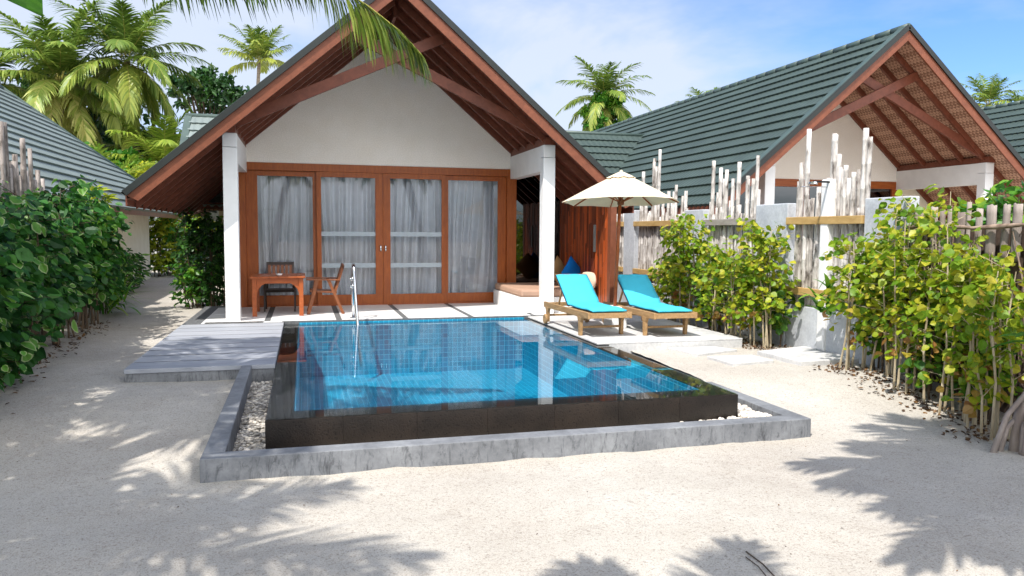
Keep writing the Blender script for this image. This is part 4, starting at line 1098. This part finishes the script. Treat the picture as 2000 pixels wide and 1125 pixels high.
def plants():
    random.seed(77)
    # --- round-leaved bushes along the bamboo fence
    G = 'yellow-green bushes along the bamboo fence'
    spots = [(6.08, 11.9, 1.35, .34, 'tallest yellow-green bush right behind the far sun lounger', 'seagrape', 620),
             (6.02, 11.1, 1.78, .40, 'full bright bush under the second fence pillar', 'seagrape', 900),
             (6.05, 10.2, 1.36, .46, 'pale thin-leaved bush at the middle of the fence', 'seagrape', 620),
             (6.0, 9.5, 1.3, .42, 'short bush whose bare stems show beside the lounger platform', 'seagrape', 560),
             (6.05, 9.05, 1.82, .42, 'bright bush just left of the shower slab', 'seagrape', 820),
             (6.12, 7.38, 1.55, .40, 'bush just right of the white shower post', 'seagrape', 640),
             (6.12, 6.98, 1.86, .40, 'tall bush before the right-hand concrete pillar', 'seagrape', 900),
             (6.08, 6.48, 1.78, .38, 'bush where the brushwood fence begins', 'seagrape', 800),
             (6.02, 6.02, 1.86, .38, 'leggy bush in front of the brushwood fence', 'seagrape', 760),
             (5.92, 5.56, 1.80, .34, 'bush with bare dark gap at its foot', 'seagrape', 640),
             (5.72, 5.12, 1.5, .28, 'bush nearest the stilt-rooted tree', 'seagrape', 520)]
    for i, (x, y, h, r, lab, mt, n) in enumerate(spots):
        shrub('sea_grape_bush', lab, 'bush', G, x, y, sand_z(x, y), h + .02, r, 6 if i not in (3, 8) else 5, int(n*(1.2 if i < 5 else .98)), .085, .084, mt, 'stem', .16, .15, (-.02, 0), .011, 6, .3, 1.0, .62)
    for k, (x, y, h, r, n) in enumerate([(6.25, 10.7, 1.2, .34, 420), (6.27, 9.15, 1.0, .3, 300), (6.28, 7.2, 1.1, .3, 340), (6.25, 6.3, 1.15, .34, 380), (6.2, 5.7, 1.1, .3, 320)]):
        shrub('undergrowth_bush', ['darker green bush in the shade behind the full bright bush', 'low dark bush against the wall left of the shower', 'dark bush behind the shower-side bushes', 'dark bush against the start of the brushwood fence', 'dark bush in the gap near the stilt-rooted tree'][k], 'bush', 'shaded bushes at the foot of the fence', x, y, .2 if y > 7 else sand_z(x, y), h, r, 5, n, .10, .09, 'seagrape_dark', 'stem_dark', .2, .15)
    shrub('sea_grape_bush', 'yellow-green bush rising behind the brushwood fence', 'bush', None, 7.25, 7.25, .2, 2.08, .22, 4, 150, .12, .115, 'seagrape', 'stem', .72, 0)
    shrub('broadleaf_shrub', 'dark green leafy shrub behind the brushwood fence by the white column', 'shrub', None, 7.5, 6.55, .2, 2.18, .42, 5, 260, .17, .11, 'hedge_light', 'stem_dark', .68, 0)
    strappy('young_plant', 'small bright green plant leaning on the shower post', 'plant', 6.15, 7.95, .75, 26, .32, .07, 'hedge_light', None, .8, .35)
    # --- left hedge
    G = 'shrubs of the left hedge'
    hs = [(-2.95, 6.9, 1.75), (-3.05, 7.6, 1.85), (-3.1, 8.3, 1.85), (-3.2, 9.0, 1.92), (-3.2, 9.75, 2.0), (-3.25, 10.5, 2.1), (-3.3, 11.3, 2.22), (-3.35, 12.1, 2.25), (-3.4, 12.9, 2.2), (-3.5, 13.7, 2.12), (-3.6, 14.5, 1.95)]
    labs = ['hedge shrub at the left edge nearest the camera', 'large leaved hedge shrub second from the camera', 'hedge shrub with a drooping leaf near the sand', 'hedge shrub before the first grey bamboo poles', 'hedge shrub showing pale leaf edges', 'hedge shrub with bare stems at its foot', 'tall hedge shrub right of the grey bamboo poles', 'tallest hedge shrub with sunlit top', 'hedge shrub with bright yellow-green top leaves', 'hedge shrub at the bend of the path', 'farthest hedge shrub before the strappy plants']
    for i, (x, y, h) in enumerate(hs):
        shrub('hedge_shrub', labs[i], 'shrub', G, x, y, .18, h, .62, 7, 1650, .135, .10, 'hedge' if i not in (7, 8, 9) else ('hedge_light' if i == 8 else 'hedge'), 'stem_dark', .22 if i > 2 else .05, .25, (0, 0), .013, 6, 0, 1.0, .8)
    shrub('lime_shrub', 'narrow lime-yellow shrub rising under the left villa eave', 'shrub', None, -3.55, 15.4, .2, 2.35, .24, 5, 420, .17, .05, 'croton', 'stem_dark', .62, -.3)
    shrub('dark_shrub', 'dark leaved shrub against the cream wall of the left villa', 'shrub', None, -3.95, 16.6, .2, 2.1, .35, 5, 380, .15, .1, 'shade_leaf', 'stem_dark', .45, 0)
    for k, (x, y) in enumerate([(-3.35, 15.2), (-3.75, 16.2), (-3.9, 17.4)]):
        strappy('strap_leaf_plant', ['strap-leaved plant where the hedge ends', 'middle strap-leaved plant along the path', 'strap-leaved plant nearest the cream wall'][k], 'plant', x, y, .2, 60, .75, .05, 'hedge_light', 'strap-leaved plants along the path', 1.6, .5)
    for k, (x, y, h) in enumerate([(-4.1, 18.6, 1.3), (-4.25, 20.2, 1.1), (-4.35, 22, 1.0)]):
        shrub('path_shrub', ['loose green shrub before the left villa wall', 'second green shrub along the left villa wall', 'third green shrub along the left villa wall'][k], 'shrub', 'shrubs along the left villa wall', x, y, .2, h, .4, 5, 360, .17, .06, 'hedge', 'stem_dark', .15, 0)
    for k, (x, y, h, mt) in enumerate([(-4.9, 27.2, 1.7, 'croton'), (-4.3, 28.2, 1.7, 'hedge_light'), (-4.0, 29.5, 2.1, 'croton'), (-3.3, 30.5, 2.3, 'croton'), (-2.6, 29, 2.4, 'croton')]):
        shrub('garden_shrub', ['green feathery shrub by the far white wall', 'green shrub where the path turns', 'yellow-green shrub at the end of the path', 'tall yellow-green shrub beyond the path', 'yellow shrub seen under the villa eave'][k], 'shrub', 'shrubs at the end of the path', x, y, .2, h + .5, 1.0, 9, 1100, .22, .09, mt, 'stem_dark', .1, 0)
    # shrubs at the corner of the main villa
    for k, (x, y, h, r, mt, n, lab) in enumerate([(-2.05, 16.6, 1.95, .40, 'shade_leaf', 900, 'dark leaved shrub by the left column of the villa'), (-1.65, 15.9, 1.9, .36, 'shade_leaf', 900, 'dark shrub tight behind the left column'), (-2.15, 16.2, .9, .34, 'hedge_light', 420, 'low green shrub at the corner of the terrace'), (-1.8, 17.9, 2.0, .5, 'hedge_light', 500, 'fresh green shrub behind the dark shrub by the column')]):
        shrub('corner_shrub', lab, 'shrub', 'shrubs at the villa corner', x, y, .2, h, r, 6, n, .13, .08, mt, 'stem_dark', .08, .1)
    # --- far palms
    G = 'coconut palms beyond the houses'
    palm('coconut_palm', 'large coconut palm with coconuts above the left villa roof', G, -10.6, 41, .2, -10.98, 40.9, 8.7, 40, 4.7, 'palm', 1, 54, 1.1, .10, 7, -1.15, 1.4, 1.35)
    palm('coconut_palm', 'coconut palm with yellowing fronds right of the largest palm', G, -7.6, 41, .2, -7.95, 40.2, 9.7, 34, 4.2, 'palm_green', 2, 50, 1.0, .10, 0, -1.2, 1.45, 1.3)
    palm('coconut_palm', 'tall coconut palm cut by the left edge of the photo', G, -14.3, 43, .2, -14.6, 42, 8.6, 26, 4.4, 'palm_green', 12, 44, 1.0, .10, 0, -1, 1.3, 1.4)
    palm('young_palm', 'young yellow-green palm with upright fronds between the villas', G, -6.2, 39.5, .2, -6.3, 39.4, 4.6, 22, 3.9, 'palm_yellow', 3, 40, .95, .09, 0, -.3, 1.45, 1.25)
    palm('young_palm', 'low feathery palm behind the hipped roof', G, -7.2, 33, .2, -7.2, 33, 3.2, 16, 2.6, 'palm_yellow', 13, 30, .6, .07, 0, -.3, 1.35, 1.35)
    palm('coconut_palm', 'small distant coconut palm left of the main gable', G, -3.9, 66, .2, -3.3, 66.4, 15.5, 24, 3.3, 'palm_green', 4, 34, .95, .11, 0, .1, 1.5, .75)
    palm('coconut_palm', 'coconut palm hung with creeper right of the main gable', G, 22.8, 55, .2, 22.2, 55, 12.0, 36, 4.0, 'palm_green', 5, 36, 1.0, .11, 0, -1.3, 1.4, 1.3)
    palm('coconut_palm', 'distant palm tip peeping over the right villa ridge', G, 30.5, 53, .2, 29.8, 53, 11.2, 24, 2.4, 'palm_green', 6, 24, .8, .1, 0, -.6, 1.4, 1.1)
    palm('coconut_palm', 'distant palm between the two right-hand roofs', G, 51, 47.3, .2, 50.3, 47.3, 11.7, 26, 3.0, 'palm_green', 7, 26, .8, .1, 0, -.5, 1.45, 1.1)
    palm('coconut_palm', 'tiny distant palm at the right edge of the photo', G, 53.5, 46.7, .2, 53, 46.7, 11.2, 20, 2.2, 'palm_green', 8, 22, .8, .11, 0, -.5, 1.4, 1.1)
    # creeper on the right palm
    broadleaf('creeper', 'bright green creeper climbing the palm right of the main gable', None, 22.0, 54.4, .2, 12.2, 1.5, 2.2, 46, 60, .42, 'hedge_light', 31, .08, 9.9, cat='plant')
    # --- background trees on the left
    G = 'broadleaf trees behind the villas'
    broadleaf('broadleaf_tree', 'dark spreading tree left of the main gable', G, -5.9, 52, .2, 11.8, 2.3, 1.35, 44, 42, .42, 'tree_leaf', 41, .2, 10.2)
    broadleaf('broadleaf_tree', 'dark tree behind the two large palms', G, -12.5, 48, .2, 9.6, 4.2, 3.0, 60, 60, .5, 'tree_leaf', 42, .25, 7.2)
    broadleaf('broadleaf_tree', 'dark bushy tree low between the palms', G, -7.0, 42, .2, 6.5, 2.8, 2.4, 40, 60, .42, 'tree_leaf', 43, .2, 4.0)
    broadleaf('broadleaf_tree', 'light green tree behind the rear wing roof', G, -3.4, 45, .2, 8.6, 2.6, 2.0, 46, 60, .42, 'croton', 44, .2, 5.7)
    broadleaf('broadleaf_tree', 'sunlit green tree beyond the hipped roof', G, -9.0, 38.5, .2, 5.0, 2.6, 1.9, 40, 60, .36, 'hedge_light', 45, .2, 3.2)
    broadleaf('broadleaf_tree', 'yellow-green thicket tree above the hip end', G, -5.6, 37.5, .2, 4.6, 2.3, 1.8, 40, 60, .34, 'croton', 46, .18, 2.9)
    # --- palms and trees standing beside the camera: their fronds and shade reach the picture
    G = 'palms around the camera'
    t = palm('coconut_palm', 'near coconut palm whose fronds hang in at the top of the photo', G, -4.3, 2.9, .05, -2.0, 6.0, 6.7, 15, 2.8, 'palm', 9, 44, .75, .045, 0, -.2, 1.2, .9, .15, skip=lambda az, el: not (2.3 < az < 4.5) and el < 1.1)
    ml, mr = MB(), MB()
    rach = [V(p) for p in [(-1.95, 6.05, 6.75), (-1.6, 6.45, 6.6), (-1.1, 6.95, 6.05), (-.55, 7.3, 5.2), (0, 7.42, 4.4), (.33, 7.36, 3.98), (.6, 7.26, 3.80), (.87, 7.17, 3.58), (1.06, 7.08, 3.36)]]
    random.seed(51); frond(ml, mr, None, 0, 0, 0, 0, 150, .8, .045, sag=.75, rr=.5, pts=rach, tmin=.3, rw=.022)
    c = ml.build('frond', 'palm', t); mr.build('frond_stalk', 'frond_mid', c)
    ml, mr = MB(), MB()
    rach = [V(p) for p in [(-2.05, 6.1, 6.75), (-2.6, 7.0, 6.5), (-2.6, 8.1, 5.7), (-2.2, 8.9, 5.0), (-1.69, 8.99, 4.68), (-1.07, 8.81, 4.52), (-.45, 8.64, 4.5), (.07, 8.5, 4.5), (.45, 8.38, 4.46)]]
    frond(ml, mr, None, 0, 0, 0, 0, 120, .72, .05, sag=.8, rr=.15, pts=rach, tmin=.35, rw=.02)
    c = ml.build('frond', 'palm_green', t); mr.build('frond_stalk', 'frond_mid', c)
    palm('coconut_palm', 'small palm behind the camera touching the foreground with its shade', G, -1.2, -.5, 0, -.40, .74, 4.0, 18, 1.08, 'palm', 17, 34, .42, .05, 0, -.2, 1.2, .9, .12)
    palm('coconut_palm', 'palm right of the camera that throws the large shadow on the sand', G, 4.5, .3, 0, 3.22, 1.75, 4.7, 40, 1.9, 'palm', 10, 44, .6, .07, 0, -.35, 1.2, 1.0, .14)
    palm('coconut_palm', 'palm left of the camera shading the foreground sand', G, -5.2, .6, 0, -4.3, 2.0, 5.6, 26, 2.2, 'palm', 14, 40, .65, .05, 0, -.5, 1.2, 1.1, .15)
    palm('coconut_palm', 'palm beyond the hedge shading the deck', G, -6.4, 4.2, .1, -5.0, 4.9, 6.6, 28, 3.0, 'palm', 15, 40, .7, .055, 0, -.5, 1.25, 1.2, .16)
    broadleaf('broadleaf_tree', 'leafy tree left of the hedge shading the path', G, -6.8, 7.2, .2, 7.0, 2.4, 1.5, 24, 45, .24, 'tree_leaf', 61, .2, 5.8)
    broadleaf('broadleaf_tree', 'leafy tree left of the camera shading the foreground', G, -4.9, 2.9, .1, 5.6, 1.6, 1.0, 34, 55, .2, 'tree_leaf', 62, .16, 4.9)
    # broad leaf hanging in at the top left corner
    t = thing('broad_leaf_plant', (-2.1, 1.4, 0), 'broad green leaf hanging into the top left corner', 'plant')
    b = MB(); b.tube([(-2.1, 1.4, -.05), (-1.9, 1.6, 1.2), (-1.55, 1.9, 2.15), (-1.3, 2.12, 2.42)], [.05, .042, .03, .014], 8); b.build('stem', 'stem', t, smooth=True)
    for (p, q, W) in [((-1.3, 2.12, 2.42), (-.66, 2.33, 2.31), .42), ((-1.5, 1.95, 2.2), (-1.9, 2.4, 2.5), .24), ((-1.7, 1.8, 1.8), (-2.3, 2.0, 2.1), .24)]:
        p, q = V(p), V(q); d = q - p; sd = d.cross(Z).normalized(); b = MB()
        def f(u, v, p=p, d=d, sd=sd, W=W):
            w = W*math.sin(math.pi*min(1, .06 + .94*u))**.75; x = (v - .5)*2
            return p + d*u + sd*w*x*.5 + Z*(.04*abs(x) + .05*math.sin(u*3.14) + .008*math.sin(u*34)*abs(x))
        b.grid(f, 18, 8); b.build('leaf', 'big_leaf', t, smooth=True)
    # stilt-rooted tree at the right edge
    t = thing('screw_pine', (5.62, 4.72, 0), 'stilt-rooted screw pine trunk with broad green leaves at the right edge', 'tree')
    b = MB(); c = V((5.60, 4.75, .42)); random.seed(9)
    b.tube([(5.52, 4.78, -.03), (5.56, 4.77, .3), (5.66, 4.72, .62), (5.80, 4.64, 1.05), (5.98, 4.55, 1.6)], [.04, .048, .052, .05, .045], 10)
    for k in range(11):
        a = random.uniform(2.2, 5.6) if k < 8 else random.random()*6.28; r_ = random.uniform(.1, .34); p = c + V((random.uniform(-.03, .05), random.uniform(-.03, .03), random.uniform(-.2, .12)))
        e = V((5.58 + r_*math.cos(a), 4.76 + r_*math.sin(a), -.04)); b.tube([p, p.lerp(e, .45) + V((math.cos(a)*.05, math.sin(a)*.05, .04)), e], [.02, .022, .026], 7)
    b.build('trunk', 'bark', t, smooth=True)
    for k in range(9):
        lf = MB(); a = R(140 + k*26); p = V((5.66, 4.72, .9 + .03*(k % 4))); L = random.uniform(.26, .42); e = random.uniform(-.1, .5)
        lf.leaf(p + V((math.cos(a)*.05, math.sin(a)*.05, 0)), (math.cos(a), math.sin(a), e), (0, 0, 1), L, .11, None, .1, .3); lf.build('leaf', 'big_leaf', t)
    # leaf litter and twigs
    b = MB(); random.seed(14)
    for k in range(1500):
        y = random.uniform(5.0, 11.6); x = 5.98 + random.gauss(0, .17) - (.35 if y < 5.4 else 0) + (.05 if 7.6 < y < 8.8 else 0)
        if 7.6 < y < 8.8 and x < 6.55: continue
        b.leaf((x, y, sand_z(x, y) + .008 + random.random()*.015), rdir(-.3) * 1, (random.uniform(-.4, .4), random.uniform(-.4, .4), 1), random.uniform(.025, .06), random.uniform(.02, .045))
    for k in range(420):
        y = random.uniform(6.5, 14); x = -2.85 - (y - 7)*.06 + random.gauss(0, .16)
        b.leaf((x, y, sand_z(x, y) + .008), rdir(-.3), (random.uniform(-.3, .3), random.uniform(-.3, .3), 1), random.uniform(.03, .08), random.uniform(.02, .05))
    for k in range(130):
        x = random.uniform(-2.5, 5.2); y = random.uniform(2.8, 8.2)
        if -.75 < x < 4.25 and y > 5.4: continue
        b.leaf((x, y, sand_z(x, y) + .005), rdir(-.3), (0, 0, 1), random.uniform(.008, .022), random.uniform(.005, .012))
    b.build('leaf_litter', 'litter', kind='stuff')
    for k, (p, q, lab) in enumerate([((2.31, 3.57), (2.285, 3.25), 'longer of two dry twigs lying on the foreground sand'), ((2.27, 3.51), (2.245, 3.27), 'shorter of two dry twigs lying on the foreground sand')]):
        b = MB(); m_ = V(((p[0]+q[0])/2 + .012, (p[1]+q[1])/2, 0)); b.tube([(p[0], p[1], sand_z(*p) + .006), (m_.x, m_.y, sand_z(m_.x, m_.y) + .008), (q[0], q[1], sand_z(*q) + .006)], .004 if k == 0 else .003, 5)
        o = b.build('dry_twig', 'twig_dark', loc=(p[0], p[1], 0)); tag(o, lab, 'twig', 'dry twigs on the sand')

build_materials(); setup(); ground(); pool(); terraces(); stones(); shower(); ladder(); loungers(); umbrella(); table_chairs(); daybed()
main_house(); right_house(); other_houses(); bamboo_fence(); plants()
for o in bpy.data.objects:
    if '_o' in o: del o['_o']
